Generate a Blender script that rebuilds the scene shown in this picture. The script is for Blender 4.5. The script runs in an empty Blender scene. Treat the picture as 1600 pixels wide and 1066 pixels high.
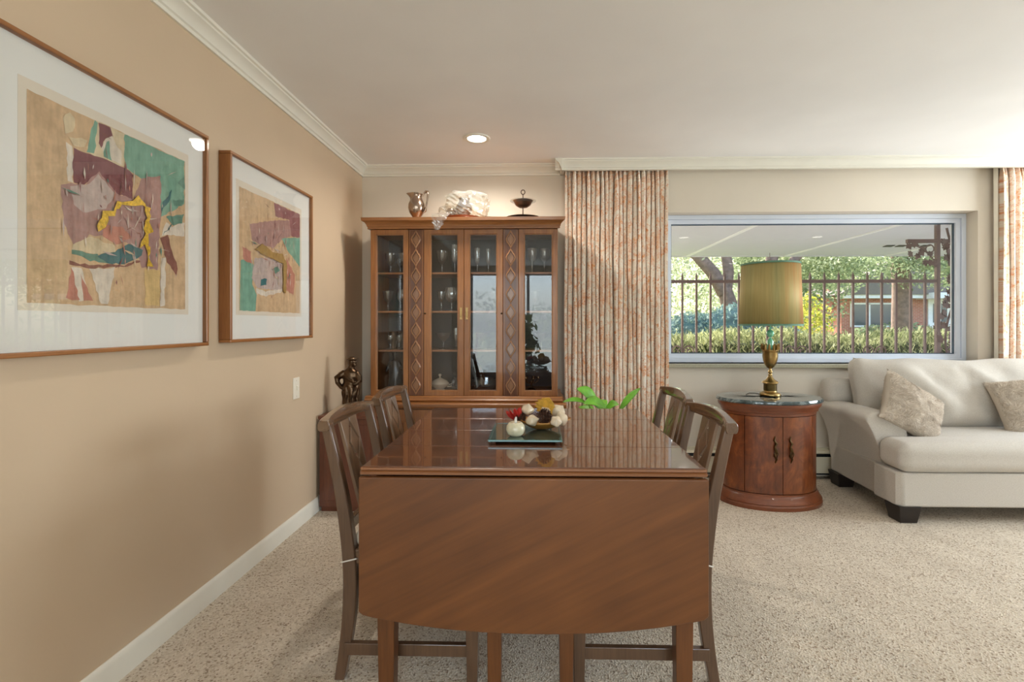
import bpy, bmesh, math, random
import numpy as np
from mathutils import Vector, Matrix, noise as mnoise
random.seed(7); np.random.seed(7)
PI = math.pi
sc = bpy.context.scene
COL = sc.collection

# ------------------------------------------------------------------ camera, world, sun, big lights, exposure
cam_d = bpy.data.cameras.new('camera'); cam = bpy.data.objects.new('camera', cam_d); COL.objects.link(cam)
cam.location = (0, 0, 1.19); cam.rotation_euler = (PI/2, 0, math.atan(.025))
cam_d.sensor_width = 36; cam_d.lens = 36*760/1600
cam_d.shift_x = -23/1600; cam_d.shift_y = -27/1600
cam_d.clip_start = .05; cam_d.clip_end = 300
sc.camera = cam
sc.view_settings.view_transform = 'Standard'; sc.view_settings.look = 'None'
sc.view_settings.gamma = 1; sc.view_settings.use_curve_mapping = False
sc.view_settings.exposure = -0.06
sc.cycles.max_bounces = 8; sc.cycles.transparent_max_bounces = 24
sc.cycles.sample_clamp_indirect = 6; sc.cycles.caustics_reflective = False; sc.cycles.caustics_refractive = False

world = bpy.data.worlds.new('sky'); sc.world = world; world.use_nodes = True
wn = world.node_tree.nodes; wl = world.node_tree.links; wn.clear()
wo = wn.new('ShaderNodeOutputWorld'); wb = wn.new('ShaderNodeBackground'); ws = wn.new('ShaderNodeTexSky')
ws.sky_type = 'NISHITA'; ws.sun_disc = False; ws.sun_elevation = math.radians(36); ws.sun_rotation = math.radians(-18)
ws.air_density = 1.0; ws.dust_density = 2.5; ws.ozone_density = 1.0
wb.inputs['Strength'].default_value = .75
wl.new(ws.outputs[0], wb.inputs[0]); wl.new(wb.outputs[0], wo.inputs[0])

def light(name, kind, loc, energy, color=(1, 1, 1), parent=None, **kw):
    d = bpy.data.lights.new(name, kind); d.energy = energy; d.color = color
    for k, v in kw.items(): setattr(d, k, v)
    o = bpy.data.objects.new(name, d); COL.objects.link(o); o.location = loc
    if parent: o.parent = parent
    return o
sun = light('sun', 'SUN', (0, 30, 30), 13.0, (1, .96, .90), angle=math.radians(.6))
sun.rotation_euler = Vector((.28, -.90, -.68)).to_track_quat('-Z', 'Y').to_euler()
DAY = (.84, .93, 1.0)
def window_light(name, loc, rot, sx, sy, e):
    o = light(name, 'AREA', loc, e, DAY, shape='RECTANGLE', size=sx, size_y=sy); o.rotation_euler = rot
window_light('daylight_sliding_door', (-.55, -3.72, 1.16), (PI/2, 0, 0), 1.85, 2.2, 62)
window_light('added_rear_light', (2.0, -3.72, 1.4), (PI/2, 0, 0), 1.7, 1.6, 40)  # invented window's lamp, added as fill from behind the camera
window_light('daylight_garden_window', (-3.1, -3.72, 1.35), (PI/2, 0, 0), 1.3, 1.2, 25)
window_light('daylight_living_window', (5.42, 2.65, 1.4), (PI/2, 0, PI/2), 1.8, 1.5, 150)

# ------------------------------------------------------------------ materials
def lin(c):
    c = c/255
    return c/12.92 if c <= .04045 else ((c+.055)/1.055)**2.4
def rgb(r, g, b): return (lin(r), lin(g), lin(b), 1)

class Mat:
    def __init__(s, name):
        s.m = bpy.data.materials.new(name); s.m.use_nodes = True
        s.n = s.m.node_tree.nodes; s.l = s.m.node_tree.links
        s.p = s.n['Principled BSDF']; s.out = s.n['Material Output']
        s._c = None
    def new(s, t, **kw):
        n = s.n.new(t)
        for k, v in kw.items(): setattr(n, k, v)
        return n
    def coord(s, scale=(1, 1, 1), rot=(0, 0, 0), kind='Object'):
        if not s._c: s._c = s.new('ShaderNodeTexCoord')
        mp = s.new('ShaderNodeMapping'); mp.inputs['Scale'].default_value = scale; mp.inputs['Rotation'].default_value = rot
        s.l.new(s._c.outputs[kind], mp.inputs[0]); return mp.outputs[0]
    def noise(s, vec, scale=5, detail=4, rough=.55, dist=0):
        n = s.new('ShaderNodeTexNoise'); n.inputs['Scale'].default_value = scale; n.inputs['Detail'].default_value = detail
        n.inputs['Roughness'].default_value = rough; n.inputs['Distortion'].default_value = dist
        s.l.new(vec, n.inputs['Vector']); return n.outputs['Fac']
    def ramp(s, fac, stops):
        r = s.new('ShaderNodeValToRGB'); e = r.color_ramp.elements
        while len(e) < len(stops): e.new(.5)
        for k, (pos, c) in enumerate(stops): e[k].position = pos; e[k].color = c
        s.l.new(fac, r.inputs[0]); return r.outputs[0]
    def mix(s, fac, a, b, mode='MIX'):
        n = s.new('ShaderNodeMix', data_type='RGBA', blend_type=mode)
        for sock, v in ((n.inputs[0], fac), (n.inputs[6], a), (n.inputs[7], b)):
            if isinstance(v, (int, float, tuple)): sock.default_value = v
            else: s.l.new(v, sock)
        return n.outputs[2]
    def color(s, v):
        if isinstance(v, tuple): s.p.inputs['Base Color'].default_value = v
        else: s.l.new(v, s.p.inputs['Base Color'])
    def set(s, **kw):
        for k, v in kw.items(): s.p.inputs[k.replace('_', ' ')].default_value = v
        return s
    def bump(s, h, strength=.2, dist=.002):
        b = s.new('ShaderNodeBump'); b.inputs['Strength'].default_value = strength; b.inputs['Distance'].default_value = dist
        s.l.new(h, b.inputs['Height']); s.l.new(b.outputs[0], s.p.inputs['Normal'])

def plain(name, col, rough=.5, metal=0, coat=0, var=.06, vs=8, bump=0, bs=200):
    m = Mat(name); v = m.noise(m.coord(), vs, 3)
    d = tuple(c*(1-var) for c in col[:3])+(1,); h = tuple(min(1, c*(1+var)) for c in col[:3])+(1,)
    m.color(m.ramp(v, [(.3, d), (.7, h)])); m.set(Roughness=rough, Metallic=metal, Coat_Weight=coat, Coat_Roughness=.05)
    if bump: m.bump(m.noise(m.coord(), bs, 2), bump)
    return m.m
def wood(name, dark, light_, axis='z', rough=.38, coat=.0, crough=.06, g=22, big=2.2, rot=(0, 0, 0), dist=.6):
    m = Mat(name)
    s = {'x': (.06, 1, 1), 'y': (1, .06, 1), 'z': (1, 1, .06)}[axis]
    def cr():
        if rot == (0, 0, 0): return m.coord(s)
        mp = m.new('ShaderNodeMapping'); mp.inputs['Scale'].default_value = s; m.l.new(m.coord((1, 1, 1), rot), mp.inputs[0]); return mp.outputs[0]
    f = m.noise(cr(), g, 6, .62, dist)
    fine = m.noise(cr(), g*6, 3, .6)
    b = m.noise(m.coord((1, 1, 1)), big, 2)
    c = m.ramp(f, [(.28, dark), (.72, light_)])
    c = m.mix(.35, c, m.ramp(fine, [(.3, tuple(k*.55 for k in dark[:3])+(1,)), (.7, light_)]))
    c = m.mix(.30, c, m.ramp(b, [(.3, dark), (.7, light_)]))
    m.color(c); m.set(Roughness=rough, Coat_Weight=coat, Coat_Roughness=crough)
    m.bump(fine, .08, .001)
    return m.m
def thin_glass(name, tint=(1, 1, 1, 1), ior=1.45, rough=0, milk=0, boost=0):
    m = Mat(name); m.n.remove(m.p)
    t = m.new('ShaderNodeBsdfTransparent'); t.inputs[0].default_value = tint
    g = m.new('ShaderNodeBsdfGlossy'); g.inputs['Roughness'].default_value = rough
    lw = m.new('ShaderNodeLayerWeight'); lw.inputs[0].default_value = .5
    pw = m.new('ShaderNodeMath', operation='POWER'); pw.inputs[1].default_value = 5; m.l.new(lw.outputs['Facing'], pw.inputs[0])
    r0 = ((ior-1)/(ior+1))**2; ma = m.new('ShaderNodeMath', operation='MULTIPLY_ADD'); ma.inputs[1].default_value = 1-r0; ma.inputs[2].default_value = r0; m.l.new(pw.outputs[0], ma.inputs[0])
    fac = ma.outputs[0]
    if boost:
        a = m.new('ShaderNodeMath', operation='ADD', use_clamp=True); a.inputs[1].default_value = boost; m.l.new(fac, a.inputs[0]); fac = a.outputs[0]
    mx = m.new('ShaderNodeMixShader'); m.l.new(fac, mx.inputs[0]); m.l.new(t.outputs[0], mx.inputs[1]); m.l.new(g.outputs[0], mx.inputs[2])
    o = mx.outputs[0]
    if milk:
        d = m.new('ShaderNodeBsdfDiffuse'); d.inputs[0].default_value = (.8, .82, .8, 1)
        m2 = m.new('ShaderNodeMixShader'); m2.inputs[0].default_value = milk
        m.l.new(o, m2.inputs[1]); m.l.new(d.outputs[0], m2.inputs[2]); o = m2.outputs[0]
    m.l.new(o, m.out.inputs[0]); return m.m
def foliage(name, a, b, trans=.35):
    m = Mat(name); m.n.remove(m.p)
    g = m.new('ShaderNodeNewGeometry')
    c = m.ramp(g.outputs['Random Per Island'], [(0, a), (1, b)])
    d = m.new('ShaderNodeBsdfDiffuse'); t = m.new('ShaderNodeBsdfTranslucent'); mx = m.new('ShaderNodeMixShader'); mx.inputs[0].default_value = trans
    m.l.new(c, d.inputs[0]); m.l.new(c, t.inputs[0]); m.l.new(d.outputs[0], mx.inputs[1]); m.l.new(t.outputs[0], mx.inputs[2])
    m.l.new(mx.outputs[0], m.out.inputs[0]); return m.m
def emit(name, col, strength):
    m = Mat(name); m.p.inputs['Emission Color'].default_value = col; m.p.inputs['Emission Strength'].default_value = strength; m.color(col); return m.m

M = {}
def wallpaint(name, col):
    m = Mat(name); big = m.noise(m.coord(), 1.3, 3); tex = m.noise(m.coord(), 55, 4)
    d = tuple(c*.97 for c in col[:3])+(1,); h = tuple(min(1, c*1.03) for c in col[:3])+(1,)
    m.color(m.ramp(big, [(.35, d), (.65, h)])); m.set(Roughness=.62); m.bump(tex, .12, .003); return m.m
M['tan'] = wallpaint('tan_wall_paint', rgb(208, 184, 154))
M['cream'] = wallpaint('cream_wall_paint', rgb(222, 210, 192))
M['ceil'] = wallpaint('ceiling_paint', rgb(248, 246, 242))
M['trim'] = plain('white_trim_paint', rgb(234, 229, 214), .4, var=.02)
M['vinyl'] = plain('white_window_vinyl', rgb(216, 222, 232), .35, var=.02)
M['gasket'] = plain('dark_glazing_gasket', rgb(45, 70, 90), .5)
M['heater'] = plain('cream_heater_enamel', rgb(222, 212, 186), .35, var=.02)
M['black'] = plain('black_gap', rgb(18, 17, 16), .6)

def carpet():
    m = Mat('speckled_berber_carpet'); co = m.coord()
    v = m.new('ShaderNodeTexVoronoi'); v.inputs['Scale'].default_value = 165; m.l.new(co, v.inputs['Vector'])
    sep = m.new('ShaderNodeSeparateColor'); m.l.new(v.outputs['Color'], sep.inputs[0])
    c = m.ramp(sep.outputs[0], [(0, rgb(142, 124, 104)), (.08, rgb(168, 150, 130)), (.18, rgb(207, 195, 177)), (.6, rgb(220, 209, 192)), (1, rgb(232, 223, 209))])
    big = m.noise(m.coord((1, .45, 1), (0, 0, .5)), 5.5, 3)
    c = m.mix(.5, c, m.ramp(big, [(.35, rgb(214, 202, 186)), (.6, rgb(240, 232, 220))]), 'MULTIPLY')
    c = m.mix(.15, c, m.ramp(m.noise(co, 70, 3), [(.35, rgb(186, 170, 150)), (.65, rgb(238, 230, 216))]))
    m.color(c); m.set(Roughness=.95, Specular_IOR_Level=.1)
    m.bump(v.outputs['Distance'], .6, .005); return m.m
M['carpet'] = carpet()

CH_D, CH_L = rgb(110, 64, 30), rgb(186, 124, 68)
M['hutch_z'] = wood('cabinet_wood_upright', CH_D, CH_L, 'z', .34, .25)
M['hutch_x'] = wood('cabinet_wood_crosswise', CH_D, CH_L, 'x', .34, .25)
M['hutch_lit'] = wood('lit_moulding_wood', rgb(132, 88, 56), rgb(186, 136, 94), 'z', .3, .3)  # paler wood: light caught by raised carving put into the colour
M['hutch_shaded'] = wood('shaded_panel_wood', rgb(80, 42, 20), rgb(136, 82, 44), 'z', .34, .2)  # darker wood: shade around the raised diamonds put into the colour
M['splat'] = wood('pale_splat_wood', rgb(96, 72, 54), rgb(146, 116, 90), 'z', .28, .7)
M['hutch_in'] = plain('dark_cabinet_back', rgb(66, 59, 56), .7)
M['hutch_dk'] = wood('cabinet_wood_dark', rgb(84, 44, 24), rgb(132, 78, 44), 'z', .36, .2)
M['stand'] = wood('reddish_stand_wood', rgb(78, 38, 22), rgb(122, 66, 40), 'z', .35, .3)
TB_D, TB_L = rgb(80, 42, 22), rgb(124, 74, 42)
M['table_top'] = wood('polished_table_top', TB_D, TB_L, 'x', .25, 1.0, .03, g=14)
M['table_edge'] = wood('table_edge_wood', rgb(110, 66, 36), rgb(160, 104, 62), 'x', .3, .4)
M['table_leaf'] = wood('swirled_table_leaf', rgb(80, 44, 18), rgb(134, 82, 40), 'x', .36, .15, g=6, big=3.0, rot=(0, .45, 0), dist=1.2)
M['table_leg'] = wood('table_leg_wood', rgb(82, 46, 20), rgb(126, 76, 36), 'z', .4, .1)
M['chair_z'] = wood('brown_chair_wood', rgb(72, 50, 36), rgb(116, 86, 62), 'z', .30, .6)
M['chair_x'] = wood('brown_chair_rail_wood', rgb(76, 54, 38), rgb(124, 94, 68), 'y', .24, .8)
M['string'] = plain('white_cotton_tie', rgb(226, 218, 206), .9)
M['pad'] = plain('cream_seat_pad', rgb(222, 208, 186), .9, bump=.3, bs=300)
def burl():
    m = Mat('burl_cherry_veneer'); n = m.noise(m.coord((1, 1, .7)), 7, 8, .65, 2.2); f = m.noise(m.coord((1, 1, .15)), 60, 4)
    c = m.ramp(n, [(.28, rgb(56, 24, 9)), (.5, rgb(106, 50, 21)), (.72, rgb(150, 84, 38))])
    c = m.mix(.25, c, m.ramp(f, [(.3, rgb(84, 38, 18)), (.7, rgb(158, 88, 46))])); m.color(c); m.set(Roughness=.32, Coat_Weight=.4, Coat_Roughness=.08); return m.m
M['burl'] = burl()
M['oval'] = wood('oval_table_moulding_wood', rgb(92, 42, 22), rgb(140, 76, 42), 'x', .32, .4)
def marble():
    m = Mat('dark_green_marble'); n = m.noise(m.coord(), 9, 9, .7, 1.5)
    m.color(m.ramp(n, [(.3, rgb(38, 48, 50)), (.52, rgb(74, 88, 90)), (.6, rgb(140, 150, 150)), (.68, rgb(60, 72, 74))])); m.set(Roughness=.08, Coat_Weight=.6); return m.m
M['marble'] = marble()
M['stone'] = plain('speckled_stone_sill', rgb(168, 162, 138), .35, var=.2, vs=120)
M['brass'] = plain('antique_brass', rgb(160, 134, 86), .28, 1, var=.2, vs=30)
M['bronze_pull'] = plain('dark_bronze_pull', rgb(86, 66, 42), .4, 1, var=.2, vs=60)
M['brass_pull'] = plain('bright_brass_pull', rgb(186, 156, 104), .4, .9)
M['green_glass'] = plain('green_glass_ball', rgb(120, 196, 156), .15, coat=1)
M['silver'] = plain('warm_tarnished_silver', rgb(172, 152, 136), .2, 1, var=.15, vs=14)
M['copper'] = plain('copper_lacquer_tray', rgb(120, 62, 34), .22, .3, coat=.6)
M['darkplate'] = plain('dark_metal_plate', rgb(110, 92, 80), .3, .9)
M['bronze'] = plain('dark_patina_bronze', rgb(84, 66, 50), .3, 1, var=.35, vs=40)
M['blackfig'] = plain('black_ebony_carving', rgb(26, 22, 20), .4, coat=.3)
M['glass'] = thin_glass('clear_pane_glass', ior=1.5)
M['picglass'] = thin_glass('picture_glazing', ior=1.5)
M['crystal'] = thin_glass('drinking_glass', (.93, .95, .95, 1), 1.7, .03, .03, .07)
M['amber'] = thin_glass('amber_goblet_glass', (.55, .42, .26, 1), 1.7, .05, .10, .06)
M['plastic'] = thin_glass('crinkled_clear_plastic', (.97, .95, .9, 1), 1.6, .12, .09, .13)
M['porcelain'] = plain('pale_porcelain', rgb(206, 190, 168), .25, coat=.5)
M['mat'] = plain('white_picture_mat', rgb(236, 234, 226), .85, var=.01)
M['paper'] = plain('deckled_print_paper', rgb(228, 216, 196), .85, var=.02)
M['oak'] = wood('picture_frame_oak', rgb(128, 76, 36), rgb(176, 118, 64), 'z', .4, .15, g=30)
M['oak_y'] = wood('picture_frame_oak_rail', rgb(128, 76, 36), rgb(176, 118, 64), 'y', .4, .15, g=30)
def fabric(name, a, b, s=420, bump=.35):
    m = Mat(name); co = m.coord()
    w = m.noise(m.coord((1, 1, .35)), s, 2); h = m.noise(m.coord((.35, .35, 1)), s, 2)
    c = m.mix(.5, m.ramp(w, [(.3, a), (.7, b)]), m.ramp(h, [(.3, a), (.7, b)])); m.color(c); m.set(Roughness=.95, Specular_IOR_Level=.15)
    m.p.inputs['Sheen Weight'].default_value = .15; m.bump(w, bump, .002); return m.m
M['sofa'] = fabric('oatmeal_linen_upholstery', rgb(182, 173, 160), rgb(208, 200, 189))
M['fur'] = foliage('shaggy_beige_fur', rgb(176, 158, 138), rgb(228, 216, 200), .15)
M['furbase'] = plain('beige_plush_backing', rgb(196, 182, 164), .95)
M['sofaleg'] = plain('espresso_wood_leg', rgb(34, 26, 22), .4)
def shade():
    m = Mat('foil_shade_reflections'); n = m.noise(m.coord((1, 1, .02)), 8, 3, .5); f = m.noise(m.coord((1, 1, .02)), 90, 3)
    c = m.ramp(n, [(.30, rgb(150, 148, 98)), (.48, rgb(166, 148, 92)), (.58, rgb(178, 122, 62))]); c = m.mix(.2, c, m.ramp(f, [(.3, rgb(130, 122, 80)), (.7, rgb(214, 190, 130))]))  # vertical bands paint the foil's reflections into the colour
    m.color(c); m.set(Metallic=.3, Roughness=.62); return m.m
M['shade'] = shade()
M['shadetrim'] = plain('sea_green_braid', rgb(96, 134, 112), .7)
def curtain():
    m = Mat('orange_floral_drapery'); uv = m.coord(kind='UV')
    base = m.ramp(m.noise(uv, 30, 3), [(.35, rgb(240, 224, 204)), (.65, rgb(250, 240, 224))])
    big = m.noise(uv, 9, 5, .62, .8); lace = m.noise(uv, 42, 4, .7, 1.2)
    mask = m.ramp(big, [(.45, (0, 0, 0, 1)), (.57, (1, 1, 1, 1))]); l2 = m.ramp(lace, [(.50, (0, 0, 0, 1)), (.60, (.85, .85, .85, 1))])
    org = m.ramp(m.noise(uv, 18, 3), [(.3, rgb(220, 130, 70)), (.7, rgb(236, 166, 100))])
    fac = m.mix(.62, mask, l2, 'MULTIPLY')
    dots = m.mix(1.0, l2, m.ramp(m.noise(uv, 15, 2), [(.44, (0, 0, 0, 1)), (.54, (1, 1, 1, 1))]), 'MULTIPLY')
    tot = m.mix(1.0, fac, dots, 'LIGHTEN')
    bw = m.new('ShaderNodeRGBToBW'); m.l.new(tot, bw.inputs[0])
    c = m.mix(bw.outputs[0], base, org); m.color(c); m.set(Roughness=.85, Specular_IOR_Level=.2)
    m.bump(m.noise(uv, 300, 2), .15); return m.m
M['curtain'] = curtain()
M['lining'] = plain('cream_curtain_lining', rgb(236, 226, 208), .9)
M['leaf'] = plain('fresh_green_leaf', rgb(110, 176, 50), .4, coat=.2, var=.3, vs=14)
M['pot'] = plain('terracotta_pot', rgb(150, 92, 66), .7)
M['soil'] = plain('potting_soil', rgb(50, 36, 26), .95)
M['wax'] = plain('frosted_candle_glass', rgb(226, 218, 186), .2, coat=.8, var=.15, vs=60)
M['wick'] = plain('white_wick_tube', rgb(230, 228, 222), .4)
M['tray'] = Mat('teal_mirror_tray').set(Roughness=.06, Metallic=.85).m; M['tray'].node_tree.nodes['Principled BSDF'].inputs['Base Color'].default_value = rgb(150, 172, 162)
M['trayedge'] = plain('green_glass_edge', rgb(70, 122, 112), .1, coat=1)
M['bowl'] = plain('golden_leaf_bowl', rgb(176, 122, 52), .3, .4, coat=.4)
M['goldleaf'] = plain('mustard_dried_leaf', rgb(206, 158, 58), .6, var=.3, vs=40)
M['red'] = plain('red_dried_petal', rgb(176, 44, 34), .6, var=.3, vs=40)
M['cone'] = plain('brown_pine_cone', rgb(72, 44, 30), .55, var=.35, vs=60)
M['pod'] = plain('cream_gourd_skin', rgb(226, 206, 176), .3, coat=.4, var=.15, vs=30)
M['iron'] = plain('mauve_brown_wrought_iron', rgb(112, 92, 92), .5, var=.1)
M['soffit'] = plain('white_patio_soffit', rgb(222, 222, 230), .7, var=.02)
M['batten'] = plain('white_batten_paint', rgb(250, 250, 252), .6, var=.01)
M['conc'] = plain('pale_patio_concrete', rgb(230, 227, 226), .85, var=.05)
M['lawn'] = plain('lawn_ground', rgb(136, 142, 100), .95, var=.25, vs=3)
M['bark'] = plain('grey_brown_bark', rgb(122, 100, 88), .9, var=.35, vs=10, bump=.8, bs=20)
M['f_light'] = foliage('pale_tree_leaf', rgb(146, 158, 116), rgb(228, 230, 198), .5)  # pale green leaves, tone differs at random per leaf
M['f_mid'] = foliage('green_tree_leaf', rgb(106, 126, 92), rgb(190, 200, 156), .45)
M['f_yel'] = foliage('yellow_green_leaf', rgb(150, 160, 50), rgb(226, 216, 110), .45)
M['f_blue'] = foliage('blue_juniper_needle', rgb(112, 144, 130), rgb(194, 212, 196), .35)
M['f_hedge'] = foliage('hedge_needle', rgb(92, 110, 66), rgb(226, 228, 176), .22)  # pale end of the range paints sunlit tips into the needles
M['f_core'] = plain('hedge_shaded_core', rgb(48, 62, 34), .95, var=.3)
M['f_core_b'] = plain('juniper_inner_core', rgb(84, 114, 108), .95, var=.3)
def brick():
    m = Mat('red_brick_facade'); b = m.new('ShaderNodeTexBrick'); b.inputs['Scale'].default_value = 1
    for k, v in (('Brick Width', .22), ('Row Height', .075), ('Mortar Size', .008)): b.inputs[k].default_value = v
    b.inputs['Color1'].default_value = rgb(190, 112, 88); b.inputs['Color2'].default_value = rgb(164, 88, 68); b.inputs['Mortar'].default_value = rgb(190, 170, 154)
    m.l.new(m.coord((1, 1, 1), (PI/2, 0, 0)), b.inputs['Vector']); m.color(b.outputs[0]); m.set(Roughness=.9); return m.m
M['brick'] = brick()
M['roof'] = plain('grey_shingle_roof', rgb(120, 112, 104), .9, var=.2, vs=20)
M['house_white'] = plain('white_house_trim', rgb(236, 234, 230), .6)
M['house_glass'] = plain('dark_house_window', rgb(70, 82, 88), .1, coat=1)
M['plate'] = plain('ivory_switch_plate', rgb(236, 226, 208), .35, var=.01)
ART = dict(peach=(208, 174, 132), teal=(120, 166, 142), sand=(216, 196, 158), maroon=(126, 70, 72), maroon2=(146, 92, 92), white=(222, 208, 188), mauve=(172, 132, 122),
           haze=(192, 172, 162), pink=(190, 124, 102), sage=(98, 140, 120), deep=(44, 104, 106), rust=(136, 82, 64), ochre=(218, 184, 122), olive=(166, 130, 62))
for k, c in ART.items():
    m = Mat('printed_ink_'+k); n = m.noise(m.coord((1, 1, .12)), 60, 4); n2 = m.noise(m.coord(), 26, 6, .7)
    a = rgb(*c); lo = tuple(x*.72 for x in a[:3])+(1,); hi = tuple(min(1, x*1.15+.03) for x in a[:3])+(1,)
    m.color(m.mix(.5, m.ramp(n, [(.3, lo), (.7, hi)]), m.ramp(n2, [(.35, lo), (.65, hi)]))); m.set(Roughness=.8); M['ink_'+k] = m.m
M['ink_gold'] = plain('gold_foil', rgb(226, 190, 70), .35, .6, var=.3, vs=90)
M['lens'] = emit('lit_downlight_lens', (1, .95, .88, 1), 9)

# ------------------------------------------------------------------ mesh helpers
class MB:
    def __init__(s): s.v = []; s.f = []; s.mi = []; s.cur = 0
    def add(s, vs, fs):
        o = len(s.v); s.v += [tuple(v) for v in vs]; s.f += [tuple(i+o for i in f) for f in fs]; s.mi += [s.cur]*len(fs); return s
    def box(s, x0, x1, y0, y1, z0, z1):
        v = [(x, y, z) for x in (x0, x1) for y in (y0, y1) for z in (z0, z1)]
        return s.add(v, [(0, 1, 3, 2), (4, 6, 7, 5), (0, 4, 5, 1), (2, 3, 7, 6), (0, 2, 6, 4), (1, 5, 7, 3)])
    def grid(s, P, closeu=False, closev=False, capu=False):
        n, m = len(P), len(P[0]); vs = [p for r in P for p in r]; fs = []
        for i in range(n if closeu else n-1):
            for j in range(m if closev else m-1):
                a, b = i, (i+1) % n; c, d = j, (j+1) % m
                fs.append((a*m+c, b*m+c, b*m+d, a*m+d))
        if capu and closev: fs.append(tuple(range(m))[::-1]); fs.append(tuple((n-1)*m+j for j in range(m)))
        return s.add(vs, fs)
    def lathe(s, prof, c=(0, 0, 0), n=24, sx=1, sy=1, a0=0, a1=2*PI, off=None):
        full = abs(a1-a0-2*PI) < 1e-6
        k = n if full else n+1
        P = []
        for r, z in prof:
            row = []
            for i in range(k):
                a = a0+(a1-a0)*i/n
                if off is None: x, y = r*sx*math.cos(a), r*sy*math.sin(a)
                else: x, y = (sx+r)*math.cos(a), (sy+r)*math.sin(a)
                row.append((c[0]+x, c[1]+y, c[2]+z))
            P.append(row)
        s.grid(P, closev=full, capu=full); return s
    def tube(s, pts, r, n=8, closed=False, sq=1.0):
        pts = [Vector(p) for p in pts]; m = len(pts); rr = r if isinstance(r, (list, tuple)) else [r]*m
        P = []; up = None
        for i, p in enumerate(pts):
            if closed: t = pts[(i+1) % m]-pts[i-1]
            else: t = pts[min(i+1, m-1)]-pts[max(i-1, 0)]
            t.normalize()
            if up is None: up = Vector((0, 0, 1)) if abs(t.z) < .9 else Vector((1, 0, 0))
            a = up-t*up.dot(t)
            if a.length < 1e-5: a = t.orthogonal()
            a.normalize(); b = t.cross(a); up = a
            P.append([p+a*(math.cos(2*PI*k/n)*rr[i])+b*(math.sin(2*PI*k/n)*rr[i]*sq) for k in range(n)])
        return s.grid(P, closeu=closed, closev=True, capu=not closed)
    def prism(s, poly, a0, a1, plane='xz'):
        n = len(poly)
        mk = {'xz': lambda p, a: (p[0], a, p[1]), 'yz': lambda p, a: (a, p[0], p[1]), 'xy': lambda p, a: (p[0], p[1], a)}[plane]
        v = [mk(p, a0) for p in poly]+[mk(p, a1) for p in poly]
        f = [tuple(range(n)), tuple(range(2*n-1, n-1, -1))]+[(i, (i+1) % n+0, (i+1) % n+n, i+n) for i in range(n)]
        f = [f[0], f[1]]+[(i, i+n, (i+1) % n+n, (i+1) % n) for i in range(n)]
        return s.add(v, f)
    def rbox(s, c, size, r, crown=(0, 0), n=4, fn=None):
        h = [x/2 for x in size]; r = min(r, min(h)*.999)
        def axis(hh):
            inner = hh-r; o = [inner+r*math.tan(PI/4*k/3) for k in range(4)]
            return sorted([-x for x in o]+[-inner+2*inner*k/n for k in range(1, n)]+o) if inner > 1e-6 else sorted([-x for x in o[1:]]+o)
        ax = [axis(x) for x in h]
        for d in range(3):
            e, g = [(1, 2), (2, 0), (0, 1)][d]
            for sg in (-1, 1):
                P = []
                for a in ax[e]:
                    row = []
                    for b in ax[g]:
                        p = [0, 0, 0]; p[d] = sg*h[d]; p[e] = a; p[g] = b
                        q = [max(-(h[k]-r), min(h[k]-r, p[k])) for k in range(3)]
                        dv = Vector(p)-Vector(q); dv.normalize(); w = Vector(q)+dv*r
                        cr = crown[1] if w.z > 0 else crown[0]
                        w.z += cr*(w.z/h[2])*max(0, 1-(w.x/h[0])**2)*max(0, 1-(w.y/h[1])**2)
                        if fn: w = Vector(fn(w))
                        row.append((w.x+c[0], w.y+c[1], w.z+c[2]))
                    P.append(row if sg > 0 else row)
                if sg < 0: P = P[::-1]
                s.grid(P)
        return s
    def xf(s, M4, start=0):
        for i in range(start, len(s.v)): s.v[i] = tuple(M4 @ Vector(s.v[i]))
        return s

def obj(name, mb, mat, parent=None, loc=None, smooth=None, bevel=0, merge=True, seg=2, kind=None):
    me = bpy.data.meshes.new(name)
    if isinstance(mb, MB):
        me.from_pydata(mb.v, [], mb.f)
        mats = mat if isinstance(mat, list) else [mat]
        for m in mats: me.materials.append(M[m])
        if len(mats) > 1:
            for p, i in zip(me.polygons, mb.mi): p.material_index = i
        if merge:
            bm = bmesh.new(); bm.from_mesh(me); bmesh.ops.remove_doubles(bm, verts=bm.verts, dist=1e-5)
            bmesh.ops.recalc_face_normals(bm, faces=bm.faces); bm.to_mesh(me); bm.free()
        if smooth:
            me.shade_smooth(); me.set_sharp_from_angle(angle=math.radians(smooth))
    else:
        me = mb
    o = bpy.data.objects.new(name, me); COL.objects.link(o)
    if parent: o.parent = parent
    if loc: o.location = loc
    if bevel:
        b = o.modifiers.new('bevel', 'BEVEL'); b.width = bevel; b.segments = seg; b.limit_method = 'ANGLE'; b.angle_limit = math.radians(40)
    if kind: o['kind'] = kind
    return o
def tag(o, label, cat, group=None, kind=None):
    o['label'] = label; o['category'] = cat
    if group: o['group'] = group
    if kind: o['kind'] = kind
    return o
def thing(name, label, cat, loc=(0, 0, 0), rz=0, group=None):
    o = bpy.data.objects.new(name, None); COL.objects.link(o); o.location = loc; o.rotation_euler = (0, 0, rz); o.empty_display_size = .05
    return tag(o, label, cat, group)
def struct(name, mb, mat, label=None, **kw):
    o = obj(name, mb, mat, **kw); o['kind'] = 'structure'
    if label: o['label'] = label
    return o
def copy_tree(o, parent=None):
    c = o.copy(); COL.objects.link(c); c.parent = parent
    for ch in [x for x in o.children]: copy_tree(ch, c)
    return c
def clone(o, loc=None, rot=None, parent=None):
    c = o.copy(); COL.objects.link(c)
    c.parent = parent if parent else o.parent
    if loc is not None: c.location = loc
    if rot is not None: c.rotation_euler = rot
    return c

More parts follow.
